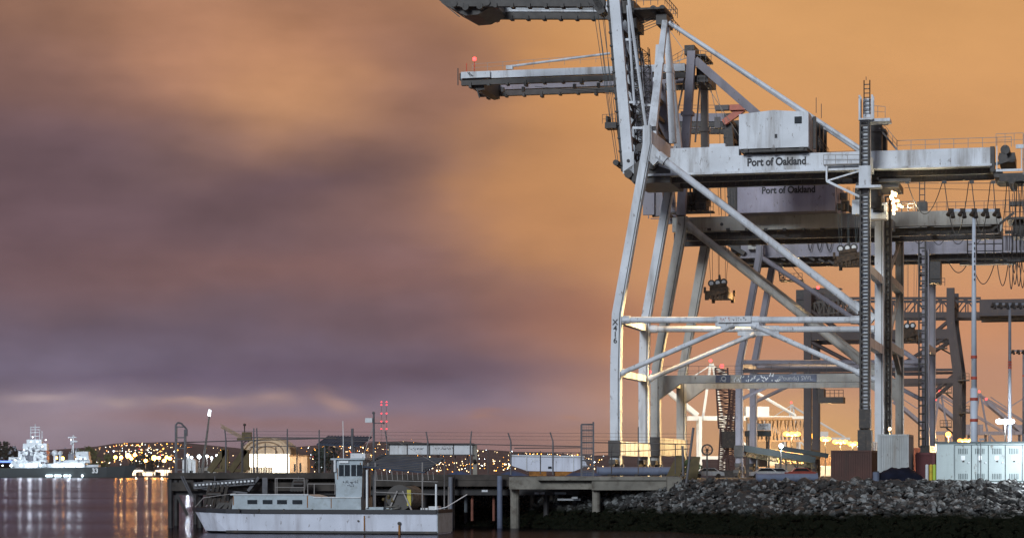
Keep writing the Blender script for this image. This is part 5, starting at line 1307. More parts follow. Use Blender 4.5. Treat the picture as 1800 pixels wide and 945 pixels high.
def rock_verts(seed, sz):
    rnd = random.Random(seed); V = []
    mbx = MB().ball((0,0,0),1,7,5); sc = (rnd.uniform(.8,1.45), rnd.uniform(.7,1.1), rnd.uniform(.5,.85)); pl_ = [(Vector((rnd.gauss(0,1),rnd.gauss(0,1),rnd.gauss(0,1))).normalized(), rnd.uniform(.5,.8)) for _ in range(9)]
    for v in mbx.v:
        v = Vector(v)
        for n_, d_ in pl_:
            k = v.dot(n_)-d_
            if k > 0: v -= n_*k
        V.append(Vector((v.x*sc[0],v.y*sc[1],v.z*sc[2]))*sz)
    return V, mbx.f
protos = []
for s_ in range(10):
    V, Fc = rock_verts(s_, .5); me = bpy.data.meshes.new('rock'); me.from_pydata([tuple(v) for v in V], [], Fc); me.materials.append(rk); protos.append(me)
rest = MB(); nrock = 0; cand = []
rr = random.Random(5)
for i in range(6500):
    x = rr.uniform(-3, 31); d = rr.uniform(-.6, 8.6); y = edge_y(x)-d; z = slope_z(x,y)+rr.uniform(-.08,.16)
    s_ = rr.uniform(.2,.56)*(1.7 if rr.random()<.10 else 1)
    vis = s_/(y/120) - (.6 if x > 28.2 or x < 1.8 else 0) - (.35 if z < 1.2 else 0)
    cand.append((vis,x,y,z,s_,i))
cand.sort(reverse=True)
for k,(vis,x,y,z,s_,i) in enumerate(cand):
    rx = Matrix.Rotation(rr.uniform(0,6.3),3,'Z') @ Matrix.Rotation(rr.uniform(-.5,.5)+.35,3,'X') @ Matrix.Rotation(rr.uniform(-.5,.5),3,'Y')
    if k < 240:
        o = bpy.data.objects.new('rock', protos[i%10]); COL.objects.link(o); o.location=(x,y,z); o.rotation_euler=rx.to_euler(); o.scale=(s_,s_,s_)
        zone = 'under the pier end' if x < 9 else 'below the pipe and crane feet' if x < 15.5 else 'below the brown container' if x < 19.5 else 'below the pale container' if x < 22.3 else 'below the left cabinet doors' if x < 25 else 'at the right edge of the photo below the cabinets'
        row = 'topmost grey' if z > 2.1 else 'mid slope grey' if z > 1.2 else 'dark wet'
        size = 'big ' if s_ > .72 else 'middling ' if s_ > .5 else 'small '
        tag(o,size+row+' rubble rock '+zone,'rock','rubble rocks on the shore slope')
    else:
        V, Fc = rock_verts(i%10+20, .5*s_); rest.add([rx@v+Vector((x,y,z)) for v in V], Fc)
tag(rest.build('rubble','rock'),'smaller grey rubble filling the shore slope','rubble',kind='stuff')
# concrete kerb along the yard edge
mb = MB(); xs2 = [9.8,13,20,27,40]
for a_, b_ in zip(xs2, xs2[1:]): mb.beam((a_,edge_y(a_)+.9,G+.03),(b_,edge_y(b_)+.9,G+.03),.12,.4,(0,1,0))
tag(mb.build('kerb','concrete'),kind='structure')

# ------------------------------------------------------------------ work boat
DB = 126.5; p = at(600,937,DB)
bt = thing('work_boat', (p.x,DB,0), 'blue white work boat with wheelhouse and awning, moored before the pier', 'boat')
S_ = DB/F
def bx_(px): return (px-600)*S_
def bz(py, D=DB): return H+(HY-py)/F*D
# hull: stations along x. bow left. beam 3.6 m, near side y=-1.8 at midship
zk = -.45
st = []
for px, hw, zd, ch in ((340,.06,1.2,.0),(352,.5,1.18,.12),(372,.95,1.16,.35),(410,1.4,1.14,.8),(470,1.7,1.12,1.25),(600,1.8,1.1,1.5),(766,1.7,1.08,1.5)):
    st.append((bx_(px),hw,zd,ch))
zdk = bz(898); mb = MB(); P=[]; nsec=7
for x,hw,zd,ch in st:
    zr = zdk + .10*max(0,(bx_(420)-x)/2.5)
    stem = 0.0
    prof = [(-hw,zr),(-hw*.985,.12),(-ch*.98-.02,.0),(-ch*.5,zk),(ch*.5,zk),(ch*.98+.02,.0),(hw*.985,.12),(hw,zr)]
    for k,(y_,z_) in enumerate(prof):
        rake = 0
        if x < bx_(345): rake = (zr-z_)*.75
        elif x < bx_(380): rake = (zr-z_)*.35
        P.append((x+rake,y_+.0,z_))
ns=len(st); m_=8
fs=[(i*m_+k,(i+1)*m_+k,(i+1)*m_+k+1,i*m_+k+1) for i in range(ns-1) for k in range(m_-1)]
fs+= [tuple(range(m_-1,-1,-1)), tuple((ns-1)*m_+k for k in range(m_))]
mb.add(P,fs)
hullo = mb.build('hull', M['hull'], bt)
mb = MB().add([(x,y_,z_-.03) for x,hw,zd,ch in st for y_,z_ in ((-hw+.03,zdk),(hw-.03,zdk))],[(2*i,2*i+2,2*i+3,2*i+1) for i in range(ns-1)]); mb.build('deck', M['darkmid'], bt)
mb = MB()
for (xa,ha,_,_),(xb,hb,_,_) in zip(st,st[1:]):
    za = zdk+.10*max(0,(bx_(420)-xa)/2.5); zb_ = zdk+.10*max(0,(bx_(420)-xb)/2.5)
    for s in (-1,1): mb.beam((xa,s*ha,za+.0),(xb,s*hb,zb_+.0),.22,.16)
mb.beam((bx_(766),-1.7,zdk+.02),(bx_(766),1.7,zdk+.02),.17,.14,(1,0,0)); mb.build('rubbing_strake', M['black'], bt)
mb = MB()
for (xa,ha,_,ca),(xb,hb,_,cb) in zip(st[3:],st[4:]):
    for s in (-1,1): mb.beam((xa,s*(ha*.985+.01),.10),(xb,s*(hb*.985+.01),.10),.12,.05)
mb.build('boot_stripe', M['dark'], bt)
# transom slightly darker plate
MB().box((bx_(766)+.02,0,(zdk+.05)/2),(.04,3.3,zdk-.12)).build('transom', M['cabin'], bt)
for px,y0,y1,w_ in ((647,905,931,.05),(705,921,938,.09)):
    a,c_ = bz(y0),bz(y1); MB().box((bx_(px),-1.80,(a+c_)/2),(w_,.05,a-c_)).build('rust_streak', M['rusty'], hullo)
for px,y0,r_ in ((705,918,.09),(637,914,.05)): MB().tube((bx_(px),-1.84,bz(y0)),(bx_(px),-1.72,bz(y0)),r_,10).build('hull_outlet', M['dark'], hullo)
# trunk cabin
yf = -1.15; zf = lambda py: bz(py,DB-1.1)
tc_ = MB().prism([(bx_(417),zdk-.02),(bx_(636),zdk-.02),(bx_(636),zf(873)),(bx_(560),zf(873)),(bx_(546),zf(869)),(bx_(420),zf(869))],-1.15,1.15).build('trunk_cabin', M['cabin'], bt)
for px in (452.5,478.5,503,529): w0 = MB().box((bx_(px),-1.16,zf(882)),(.50,.05,.22)).build('window', M['glass'], tc_)
mb = MB().beam((bx_(415),-1.17,zf(869)),(bx_(548),-1.17,zf(869)),.06,.08); mb.beam((bx_(556),-1.17,zf(874)),(bx_(636),-1.17,zf(874)),.05,.08); mb.build('coaming', M['white'], tc_)
# wheelhouse
wh = MB().prism([(bx_(593),zf(875)),(bx_(636),zf(875)),(bx_(638),zf(808)),(bx_(590),zf(808))],-1.05,.75).build('wheelhouse', M['cabin'], bt)
MB().box((bx_(614),-.15,zf(806)),(1.75,2.1,.09)).build('roof', M['cabin'], wh)
for px in (607.5,628): 
    w0 = MB().box((bx_(px),-1.06,zf(826)),(.55,.05,.60)).build('window', M['glass'], wh); mb=MB(); mb.box((bx_(px),-1.075,zf(826)),(.035,.05,.6)); mb.build('glazing_bar', M['cabin'], w0)
MB().box((bx_(638.5),-.1,zf(846)),(.05,.75,1.75)).build('door', M['door'], wh)
marks(7, .16, 'text', wh, (bx_(618),-1.07,zf(847)), seed=9); marks(4, .13, 'text', wh, (bx_(618),-1.07,zf(853)), seed=10)
MB().box((bx_(607),-1.12,zf(811)),(.48,.05,.12)).build('name_board', M['whitetext'], wh)
MB().box((bx_(592),-1.08,zf(818)),(.10,.2,.65)).build('side_light', M['white'], wh)
MB().box((bx_(628),-.3,zf(800)),(.75,1.1,.26)).build('life_raft', M['white'], wh)
mb = MB().box((bx_(619),-.2,zf(803)),(.3,.4,.18)); mb.build('roof_locker', M['darkmid'], wh)
# mast with radar, antenna, exhaust
ms = MB().tube((bx_(649.5),-.2,zf(806)),(bx_(649.5),-.2,zf(725)),.07,8,.045).build('mast', M['gate'], bt)
MB().tube((bx_(649.5),-.2,zf(806)),(bx_(650),-.2,zdk),.06,8).build('mast_foot', M['gate'], ms)
MB().box((bx_(642),-.2,zf(737)),(.36,.3,.24)).build('radar', M['white'], ms)
mb = MB().tube((bx_(636),-.2,zf(736)),(bx_(650),-.2,zf(736)),.03,5); mb.tube((bx_(649),-.2,zf(742)),(bx_(666),-.2,zf(742)),.025,5); mb.ball((bx_(666),-.2,zf(742)),.06,8,5); mb.ball((bx_(649),-.2,zf(724)),.08,8,5); mb.build('crossarm', M['gate'], ms)
mb = MB().tube((bx_(648),-.2,zf(750)),(bx_(636),-.9,zf(806)),.02,4); mb.tube((bx_(649),-.2,zf(750)),(bx_(755),-.2,zf(815)),.008,4); mb.build('mast_stay', M['rail'], ms)
MB().tube((bx_(601),-.5,zf(806)),(bx_(600),-.5,zf(738)),.018,5).build('antenna', M['whitetext'], bt)
MB().tube((bx_(609),.3,zf(806)),(bx_(609),.3,zf(751)),.07,8).build('exhaust_pipe', M['gate'], bt)
# guard rail forward
mb = MB()
for px in (491,494,540,546,557,592): mb.tube((bx_(px),-1.1,zf(869)),(bx_(px),-1.1,zf(840 if px<545 else 850)),.022,5)
mb.tube((bx_(491),-1.1,zf(840)),(bx_(540),-1.1,zf(840)),.022,5); mb.tube((bx_(491),-1.1,zf(856)),(bx_(540),-1.1,zf(856)),.018,5); mb.tube((bx_(546),-1.1,zf(850)),(bx_(592),-1.1,zf(850)),.022,5)
mb.build('guard_rail', M['rail'], bt)
# aft awning
A,B,C_,E = (Vector((bx_(642),-1.45,zf(821))),Vector((bx_(744),-1.45,zf(831))),Vector((bx_(757),1.3,zf(806))),Vector((bx_(650),1.3,zf(799)))); up=Vector((0,0,.06))
aw = MB().add([A,B,C_,E,A+up,B+up,C_+up,E+up],[(3,2,1,0),(4,5,6,7),(0,1,5,4),(1,2,6,5),(2,3,7,6),(3,0,4,7)]).build('awning', M['roof'], bt)
for i in range(9): t0=(i+.5)/9; MB().beam(A.lerp(E,t0)+up*1.3,B.lerp(C_,t0)+up*1.3,.05,.05).build('roof_rib', M['darkmid'], aw)
for px,y_ in ((649,-1.3),(740,-1.4),(757,1.2),(661,-1.3)): MB().tube((bx_(px),y_,zdk),(bx_(px),y_,zf(812 if y_<0 else 806)),.035,6).build('awning_post', M['rail'], aw)
MB().tube((bx_(648.5),-1.45,zdk+.2),(bx_(648.5),-1.45,zf(825)),.055,8).build('white_pole', M['whitetext'], aw)
mb = MB()
for i in range(12): px=664+i*8.5; mb.tube((bx_(px),-1.4,zf(828)),(bx_(px+1),-1.4,zf(843)),.015,4)
mb.tube((bx_(660),-1.4,zf(843)),(bx_(766),-1.4,zf(846)),.018,4); mb.tube((bx_(660),-1.4,zf(864)),(bx_(766),-1.4,zf(868)),.02,4); mb.build('rope_rail', M['rail'], aw)
# net reel
nr = MB().tube((bx_(700),-1.0,zf(874)),(bx_(706),.9,zf(874)),.62,20).build('net_reel', M['reel'], bt)
for y_ in (-1.08,.98): MB().tube((bx_(700),y_-.03,zf(874)),(bx_(700),y_+.03,zf(874)),.68,20).build('reel_flange', M['darkmid'], nr)
MB().box((bx_(716),-1.14,zf(874)),(.20,.06,.85)).build('yellow_strap', M['tank'], nr)
mb = MB().beam((bx_(682),-1.2,zdk),(bx_(697),-1.2,zf(862)),.07,.07); mb.beam((bx_(722),-1.2,zdk),(bx_(706),-1.2,zf(862)),.07,.07); mb.build('reel_stand', M['rail'], nr)
mb = MB(); mb.box((bx_(660),-1.0,zdk+.12),(.9,.7,.25)); mb.box((bx_(678),-.6,zdk+.1),(.7,.6,.2)); mb.build('deck_locker', M['cabin'], bt)
mb = MB()
for i in range(10): a0 = i*.63; mb.ball((bx_(685)+.13*math.cos(a0)*(1+i%3),-1.0+.2*math.sin(a0),zf(880)+.09*(i%4)),.09,6,4)
mb.build('net_floats', M['olive'], bt)
sp_ = MB().tube((bx_(777),-1.5,zdk-.1),(bx_(777),-1.5,zf(850)),.05,6).build('stern_post', M['whitetext'], bt)
MB().tube((bx_(763),1.4,zdk-.1),(bx_(763),1.4,zf(855)),.05,6).build('stern_post', M['rail'], bt)
sp_.location=(-.42,0,0)
mb = MB(); mb.box((bx_(757),-.9,zdk+.14),(.5,.6,.3)); mb.box((bx_(741),-.9,zdk+.1),(.35,.5,.2)); mb.build('stern_cleat', M['white'], bt)
for px,y0,y1,w_ in ((596,822,842,.035),(634,812,834,.04),(420,872,888,.04),(546,871,892,.05),(586,876,893,.04)): MB().box((bx_(px),-1.155 if px<590 else -1.056,(zf(y0)+zf(y1))/2),(w_,.012,zf(y0)-zf(y1))).build('rust_streak', M['rusty'], bt)
for px in (436,470,512,560): MB().tube((bx_(px),-1.78,zdk-.02),(bx_(px),-1.78,zdk+.14),.05,8).build('bollard_post', M['darkmid'], bt)
mb = MB()
for i in range(24): a0=i*.55; a1=(i+1)*.55; mb.tube((bx_(690)+.32*math.cos(a0),-1.45+.1*math.sin(a0),zdk+.05+i*.012),(bx_(690)+.32*math.cos(a1),-1.45+.1*math.sin(a1),zdk+.05+(i+1)*.012),.03,4)
mb.build('rope_coil', M['reel'], bt)
MB().path([(bx_(760),-1.7,zdk+.1),(bx_(778),-1.2,zdk+.25),(bx_(800),.5,zdk+.9)],.025,5).build('mooring_line', M['whitetext'], bt)
# bow clutter
bw_ = MB()
for i in range(12): bw_.beam((bx_(378+i*3),-.5+random.uniform(-.3,.3),zdk),(bx_(384+i*3+random.uniform(-8,8)),-.4,zdk+random.uniform(.2,.75)),.09,.12)
bw_.box((bx_(398),0,zdk+.25),(.7,.9,.4)); bw_.build('anchor_winch', M['darkmid'], bt)
mb = MB().path([(bx_(344),-.2,zdk+.2),(bx_(356),.0,zdk+.7),(bx_(410),.2,zdk+.95)],.02,5); mb.build('bow_rail', M['rail'], bt)

ang = R(-12); sc_ = 1.085; cxn, cyn = bx_(766), -1.7
bt.scale = (sc_,1,1); bt.rotation_euler = (0,0,ang)
wcx, wcy = at(768,0,DB-1.7).x, DB-1.9
bt.location = (wcx-(cxn*sc_*math.cos(ang)-cyn*math.sin(ang)), wcy-(cxn*sc_*math.sin(ang)+cyn*math.cos(ang)), 0)
# ------------------------------------------------------------------ far left: quonset, shed, shipyard lights, yellow crane, leaning boom
sheet_q = MB().box((at(482,0,640).x,660,.9),(42,150,2.0)).build('quay','asphalt'); tag(sheet_q,kind='structure')
D=600; ZQ=1.9; p=at(468,832,D); qh=thing('vaulted_shed',(p.x,D,ZQ),'round vaulted shed glowing inside, behind the pier fence','building')
def q5(px,py,dy=0): q=at(px,py,D); return Vector((q.x-p.x,dy,q.z-ZQ))
rad=q5(510,800).x; zc_=q5(0,797).z; crown=q5(0,768).z-zc_
arc=[(rad*math.cos(t_),zc_+crown*math.sin(t_)) for t_ in [math.pi*k/16 for k in range(17)]]
inn=[(rad*.96*math.cos(t_),zc_+crown*.95*math.sin(t_)) for t_ in [math.pi*k/16 for k in range(17)]]
mb=MB()
for (a,b_),(c_,d_) in zip(zip(arc,inn),zip(arc[1:],inn[1:])): mb.prism([a,c_,d_,b_],0,22)
mb.build('roof',M['canvas'],qh)
mb=MB()
for yk in range(0,23,3):
    mb=MB()
    for a,c_ in zip(arc,arc[1:]): mb.beam((a[0]*1.01,yk+.2,a[1]+.05),(c_[0]*1.01,yk+.2,c_[1]+.05),.25,.3)
    mb.build('roof_rib',M['shed'],qh)
for s in (-1,1): MB().box((s*rad,11,zc_/2),(.4,22,zc_)).build('wall',M['shed'],qh)
MB().box((0,10,zc_*.55),(rad*1.9,.3,zc_*1.05)).build('glowing_back_wall',M['e_interior'],qh)  # wall glows by itself, standing in for lamplight inside
mb=MB(); mb.prism([(c_,d_) for c_,d_ in inn],.6,.8); mb.build('front_gable',M['canvas'],qh)
for sc2 in (.97,.72,.45):
    mb=MB()
    for a,c_ in zip(arc,arc[1:]): mb.beam((a[0]*sc2,.45,zc_+(a[1]-zc_)*sc2),(c_[0]*sc2,.45,zc_+(c_[1]-zc_)*sc2),.22,.2)
    mb.build('gable_rib',M['brownfence'],qh)
mb=MB()
for i in range(18): x=-rad+.3+i*(rad*1.25)/18; mb.box((x,-.6,1.5),(rad*1.25/18*.85,.12,3.0))
mb.build('board_screen',M['brownfence'],qh)
point(qh,(rad*.3,-6,5.2),900,(1,.9,.7),.5); point(qh,(-2,5,3.2),1500,(1,.93,.75),.5)
p2=at(527,832,590); sd=thing('beige_shed',(p2.x,590,ZQ),'small beige shed with two dark slits beside the vaulted shed','building')
MB().box((0,0,2.9),(4.4,8,5.4)).build('wall',M['shed'],sd); MB().box((0,0,5.75),(4.8,8.6,.25)).build('roof',M['brownfence'],sd)
for x in (-.9,.5): MB().box((x,-4.03,2.9),(.45,.1,2.2)).build('window',M['glass'],sd)
point(sd,(-1,-9,4.5),2600,(1,.72,.42),.5)
# leaning boom with lit tip
D=640; a,b2=at(354,832,D),at(368,720,D); lb=thing('leaning_boom',(a.x,D,ZQ),'dark slender boom leaning right with a white lit tip','boom')
MB().beam((0,0,0),(b2.x-a.x,0,b2.z-ZQ-1.6),.9,.9,(0,1,0),.35,.35).build('spar',M['darkmid'],lb); MB().tube((b2.x-a.x-.05,0,b2.z-ZQ-1.6),(b2.x-a.x+.1,0,b2.z-ZQ),.32,8).build('lit_tip',M['e_white'],lb); MB().box((0,0,.6),(2.5,2,1.2)).build('base',M['dark'],lb)
# yellow harbour crane
D=760; p=at(430,832,D); yc=thing('harbour_crane',(p.x,D,ZQ),'small yellow jib crane peeking over the vaulted shed','crane')
def q6(px,py,dy=0): q=at(px,py,D); return Vector((q.x-p.x,dy,q.z-ZQ))
mb=MB(); truss_mb(mb,q6(425,768),q6(388,748),1.0,1,8,.14,(0,0,1)); mb.build('jib',M['shed'],yc)
mb=MB().box(q6(434,766),(3.0,2.6,2.6)); mb.box(q6(430,772),(4.6,3,.9)); mb.build('cab',M['olive'],yc)
mb=MB(); truss_mb(mb,(0,0,0),q6(431,772),2.2,2.2,9,.16); mb.build('tower',M['darkmid'],yc)
mb=MB().tube(q6(430,766),q6(430,747),.2,5); mb.ball(q6(430,746),.5,6,4); mb.build('finial',M['dark'],yc)
# shipyard floodlights
D=620
for k,(px,py,lab) in enumerate(((330,800,'white shipyard floodlight farthest left, behind the gate cage'),(337,803,'white shipyard floodlight second from left behind the gate cage'),(350,802,'brightest white shipyard floodlight in the middle of its cluster'),(364,801,'white shipyard floodlight right of the brightest one'),(372,804,'white shipyard floodlight fifth in the cluster'),(381,800,'white shipyard floodlight farthest right beside the yellow frame'))):
    lamp(px,py,D,lab,'e_white',3000 if k in (0,2,4) else 0,WHT,.3 if k!=2 else .5,ZQ,'white floodlights of the shipyard',1)
p=at(334,832,645); ys=thing('floodlit_hut',(p.x,645,ZQ),'small white floodlit hut under the shipyard lights','hut')
MB().box((0,0,2.4),(3.6,4,4.8)).build('wall',M['white'],ys); MB().prism([(-2,4.8),(2,4.8),(0,5.9)],-2.2,2.2).build('roof',M['white'],ys); MB().box((.6,-2.03,1.2),(.9,.08,2)).build('door',M['glass'],ys)
p=at(356,832,650); yw=thing('low_workshop',(p.x,650,ZQ),'low grey workshop below the shipyard lights','building')
MB().box((0,0,1.5),(8,5,3)).build('wall',M['paint2'],yw); MB().box((0,0,3.1),(8.4,5.4,.2)).build('roof',M['roof'],yw); MB().box((1,-2.54,1.2),(1.8,.08,2)).build('door',M['dark'],yw)
# dark bushes / trees
def tree(px, ytop, D, w, label, m='leaf', base=1.5, n=420, group='trees along the far shore'):
    p=at(px,ytop,D); h=p.z-base; t_=thing('tree',(p.x,D,base),label,'tree',group); rnd=random.Random(int(px*7+D))
    MB().tube((0,0,0),(0,0,h*.55),.25,6,.12).build('trunk',M['bark'],t_); mb=MB(); cl=[(Vector((rnd.uniform(-w/2,w/2),rnd.uniform(-w/3,w/3),h*rnd.uniform(.35,.9))),rnd.uniform(.18,.34)*w) for _ in range(9)]
    for i in range(n):
        c_,r_=rnd.choice(cl); v=Vector((rnd.gauss(0,1),rnd.gauss(0,1),rnd.gauss(0,1))).normalized()*r_*rnd.uniform(.6,1.05); q=c_+v; s=w*.045
        if q.z>h: q.z=h*rnd.uniform(.8,1)
        a=Vector((rnd.gauss(0,1),rnd.gauss(0,1),rnd.gauss(0,1))).normalized()*s; b_=a.orthogonal().normalized()*s; mb.add([q-a-b_,q+a-b_,q+a+b_,q-a+b_],[(0,1,2,3)])
    mb.build('crown',M[m],t_)
for px,yt,D,w,lab in ((-8,776,2150,22,'dark tree cut by the left edge behind the white ship'),(12,784,2180,20,'dark tree just right of the one on the left edge'),(30,791,2200,18,'low dark tree between the left trees and the ship mast')): tree(px,yt,D,w,lab)
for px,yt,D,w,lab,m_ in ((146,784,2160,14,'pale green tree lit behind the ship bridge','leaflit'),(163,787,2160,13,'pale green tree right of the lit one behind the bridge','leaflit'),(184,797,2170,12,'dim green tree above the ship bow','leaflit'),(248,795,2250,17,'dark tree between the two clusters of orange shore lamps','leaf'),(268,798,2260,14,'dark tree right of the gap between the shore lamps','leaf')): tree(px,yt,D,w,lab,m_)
for px,yt,D,w,lab in ((558,786,640,5,'dark bush right of the beige shed'),(578,782,660,6,'dark tall bush under the pier shelter roof')): tree(px,yt,D,w,lab,'leaf',ZQ-.5,400,'bushes behind the pier')
for px,yt,D,w,lab in ((1212,808,230,2.4,'small shrub at the yard edge left of the far white crane'),): tree(px,yt,D,w,lab,'leaflit',G,260,'shrubs at the yard edge')

# far-shore orange lamps
ll=[(203,803),(213,803),(225,800),(231,805),(237,799),(256,809),(271,804),(279,804),(289,809),(293,803),(299,805),(98,804),(110,805)]
names=['leftmost amber shore lamp right of the ship bow','second amber shore lamp from the bow','third amber shore lamp, in the bright clump','low amber shore lamp inside the bright clump','highest amber shore lamp of the bright clump','lone amber shore lamp left of the second clump','first amber lamp of the second shore clump','second amber lamp of the second shore clump','low amber lamp of the second shore clump','fourth amber lamp of the second shore clump','amber shore lamp nearest the pier','amber lamp beside the white radome, left one','amber lamp beside the white radome, right one']
for (px,py),nm in zip(ll,names): lamp(px,py,2050,nm,'e_shore',30000 if px in (213,271) else 0,ORG,1.35 if px not in (225,271) else 2.0,1.5,'amber lamps on the far shore',1,.2)
for k,(px,py,w,h_,lab) in enumerate(((243,822,9,5,'small white hut on the far shore right of the bow'),(262,824,22,3,'long low pale store on the far shore between lamps'),(288,822,14,5,'pale boxy warehouse on the far shore near the pier end'))):
    p=at(px,832,2080); t_=thing('shore_building',(p.x,2080,1.5),lab,'building','low buildings on the far shore'); MB().box((0,0,h_/2),(w,8,h_)).build('wall',M['white'],t_); MB().prism([(-w/2-.4,h_),(w/2+.4,h_),(0,h_+1.2)],-4.3,4.3).build('roof',M['roof'],t_)
    MB().box((w*.2,-4.06,1.2),(1.6,.12,2.2)).build('door',M['dark'],t_); point(t_,(0,-12,6),9000,(1,.8,.5),1)
# radio tower
D=5000; p=at(675,832,D); rt=thing('radio_tower',(p.x,D,2),'slender far radio tower with rows of red lamps','radio tower')
def q7(px,py): q=at(px,py,D); return Vector((q.x-p.x,0,q.z-2))
mb=MB()
for s in (-1,1): mb.beam(q7(675+s*6,832),q7(675+s*4,706),.6,.6)
mb.build('leg',M['hill'],rt)
for y in (706,711,726,740,753):
    for s in (-1,1): MB().ball(q7(675+s*4.5,y),1.5,8,5).build('warning_lamp',M['e_red'],rt)

# ------------------------------------------------------------------ ship
D=1900; K=D/F; p=at(90,839,D); shp=thing('naval_ship',(p.x,D,0),'grey hulled naval ship with floodlit white superstructure and two masts','ship')
X_=lambda px:(px-90)*K; Z_=lambda py:(839-py)*K
mb=MB(); P=[]; sts=[(-90,7.5,Z_(822),0),(40,8,Z_(822),0),(140,8,Z_(821),0),(190,6,Z_(820),1),(222,3,Z_(818),4),(240,.3,Z_(816.5),9)]
for px,hw,zt,rk_ in sts: P+= [(X_(px),-hw,zt),(X_(px)-rk_*.55,-hw*.8,.3),(X_(px)-rk_*.8,-hw*.5,-1),(X_(px)-rk_*.8,hw*.5,-1),(X_(px)-rk_*.55,hw*.8,.3),(X_(px),hw,zt)]
ns=len(sts); fs=[(i*6+k,(i+1)*6+k,(i+1)*6+k+1,i*6+k+1) for i in range(ns-1) for k in range(5)]+[(i*6+5,(i+1)*6+5,(i+1)*6,i*6) for i in range(ns-1)]+[(0,1,2,3,4,5),tuple((ns-1)*6+k for k in (5,4,3,2,1,0))]
mb.add(P,fs).build('hull',M['shiphull'],shp)
blk=[(-90,22,809,822,7,'shipwhite'),(2,26,812,822,7,'shipwhite'),(18,48,803,822,6,'shipwhite'),(34,46,792,803,5,'shipwhite'),(44,75,812,822,7,'shipwhite'),(46,62,790,813,4.5,'shipdark'),(61,84,793,812,5,'shipwhite'),(42,84,779,791,4,'shipwhite'),(48,74,772,780,3,'shipwhite'),(81,85,792,808,4.6,'orange'),(75,100,814,822,6,'shipwhite'),(100,152,812,822,7,'shipwhite'),(112,160,808,813,5,'shipwhite'),(136,158,800,809,5,'shipwhite'),(134,157,793,801,4,'shipwhite'),(150,175,816,822,5,'shipwhite'),(121,131,797,808,3,'shipdark')]
ss=None
for x0,x1_,y0,y1,hw,m_ in blk: MB().box(((X_(x0)+X_(x1_))/2,0,(Z_(y0)+Z_(y1))/2),(X_(x1_)-X_(x0),hw*2,Z_(y0)-Z_(y1))).build('deckhouse' if m_!='shipdark' else 'funnel',M[m_],shp)
rnd=random.Random(3); mb=MB()
for i in range(90):
    x=rnd.choice([rnd.uniform(20,84),rnd.uniform(38,84),rnd.uniform(100,150)]); top=820-45*max(0,1-abs(x-62)/45) if x<100 else 812
    y=rnd.uniform(top,820); MB().box((X_(x),-rnd.uniform(4,8),Z_(y)),(rnd.uniform(.5,2.4),rnd.uniform(.5,2),rnd.uniform(.4,2.2))).build('deck_fitting',M['shipwhite'],shp)
mb=MB()
for i in range(70): x=rnd.uniform(4,150) if i%2 else rnd.uniform(20,84); mb.box((X_(x),-6.5,Z_(rnd.uniform(785,815))),(rnd.uniform(.6,1.6),.6,rnd.uniform(.5,1.2)))
mb.build('deck_opening',M['shipdark'],shp)
mb=MB(); 
for x in (54,62,70): mb.tube((X_(x),0,Z_(778)),(X_(x),0,Z_(749 if x==54 else 745 if x==62 else 754)),.38,5)
mb.tube((X_(74),0,Z_(775)),(X_(74),0,Z_(757)),.35,5)
for y in (750,754.5,759.5,766,772): mb.box((X_(62),0,Z_(y)),(17*K,.9,.55))
mb.build('main_mast',M['shipwhite'],shp)
mb=MB(); mb.beam((X_(129),0,Z_(797)),(X_(129),0,Z_(764)),.9,.9); mb.beam((X_(125),0,Z_(797)),(X_(129),0,Z_(778)),.6,.6); mb.box((X_(127),0,Z_(768)),(7,1,.8)); mb.box((X_(130),0,Z_(775)),(6,1.5,1.2)); mb.ball((X_(126),-.5,Z_(779)),1.0,8,5); mb.ball((X_(134),-.5,Z_(775)),.8,8,5); mb.build('fore_mast',M['shipwhite'],shp)
for x,r_,y in ((97.5,2.7,796),(107,2.0,796)): MB().ball((X_(x),-2,Z_(y)),r_,14,9).build('radome',M['shipwhite'],shp,True); MB().tube((X_(x),-2,Z_(821)),(X_(x),-2,Z_(y+4)),1.2,8).build('radome_pedestal',M['shipwhite'],shp)
mb=MB()
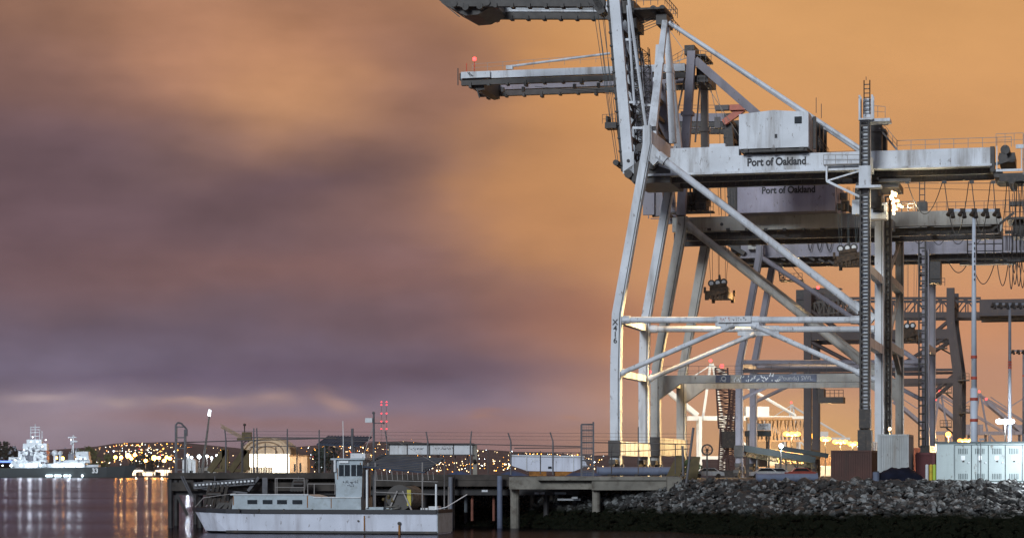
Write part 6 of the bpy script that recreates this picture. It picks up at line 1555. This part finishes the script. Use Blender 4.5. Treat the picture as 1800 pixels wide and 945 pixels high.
for i in range(22): x=3+i*.98; mb.box((X_(x),-7.1,Z_(811)+(i%2)*.3),(.3,.1,1.4))
mb.build('blue_banner',M['e_blue'] if 'e_blue' in M else emis('blue illuminated banner',(.12,.25,1),1.6),shp)
for x in list(range(86,97,4))+[101,105,109,117,121,126,148]: MB().ball((X_(x),-8.3,Z_(835.5)),.75,8,5).build('porthole_lamp',M['e_white'],shp)
mb=MB()
for x,r_ in ((8,.5),(23,.8),(40,.7),(52,1.2),(58,1.3),(66,1.2),(74,.8),(98,.8),(104,1.0),(112,1.1),(119,1.1),(126,1.3),(133,1.3),(140,1.2),(146,.9)): MB().ball((X_(x),-7.6,Z_(817.5)),r_*.72,8,5,(1.8,1,1)).build('deck_floodlight',M['e_white'],shp)
for x,y in ((45,790),(38,805),(30,808),(57,776),(68,776),(83,773),(77,784),(136,806),(144,806),(152,806),(60,768),(127,772)): MB().ball((X_(x),-6,Z_(y)),.36,8,5).build('deck_floodlight',M['e_white'],shp)
text('33', 5.2, 'whitetext', shp, (X_(170),-7.6,Z_(827)), (R(90),0,R(4)), name='hull_number', bold=.15)
for x,y,pw in ((20,808,12000),(45,800,20000),(62,790,22000),(62,765,9000),(80,805,16000),(105,806,14000),(130,800,18000),(130,775,5000),(148,808,12000)): point(shp,(X_(x),-22,Z_(y)),pw*.2,(.86,.94,1),1.5)  # unseen lights added off the ship's side to flood the superstructure

# ------------------------------------------------------------------ harbour haze
hz = MB().box((0,3900,80),(14000,8300,170)).build('haze','water'); tag(hz,kind='stuff'); hm_ = bpy.data.materials.new('haze air'); hm_.use_nodes=True
nt=hm_.node_tree; nt.nodes.clear(); o_=nt.nodes.new('ShaderNodeOutputMaterial'); v_=nt.nodes.new('ShaderNodeVolumePrincipled')
v_.inputs['Color'].default_value=(.62,.58,.60,1); v_.inputs['Density'].default_value=HAZE; v_.inputs['Anisotropy'].default_value=.2
nt.links.new(v_.outputs[0],o_.inputs['Volume']); hz.data.materials.clear(); hz.data.materials.append(hm_)
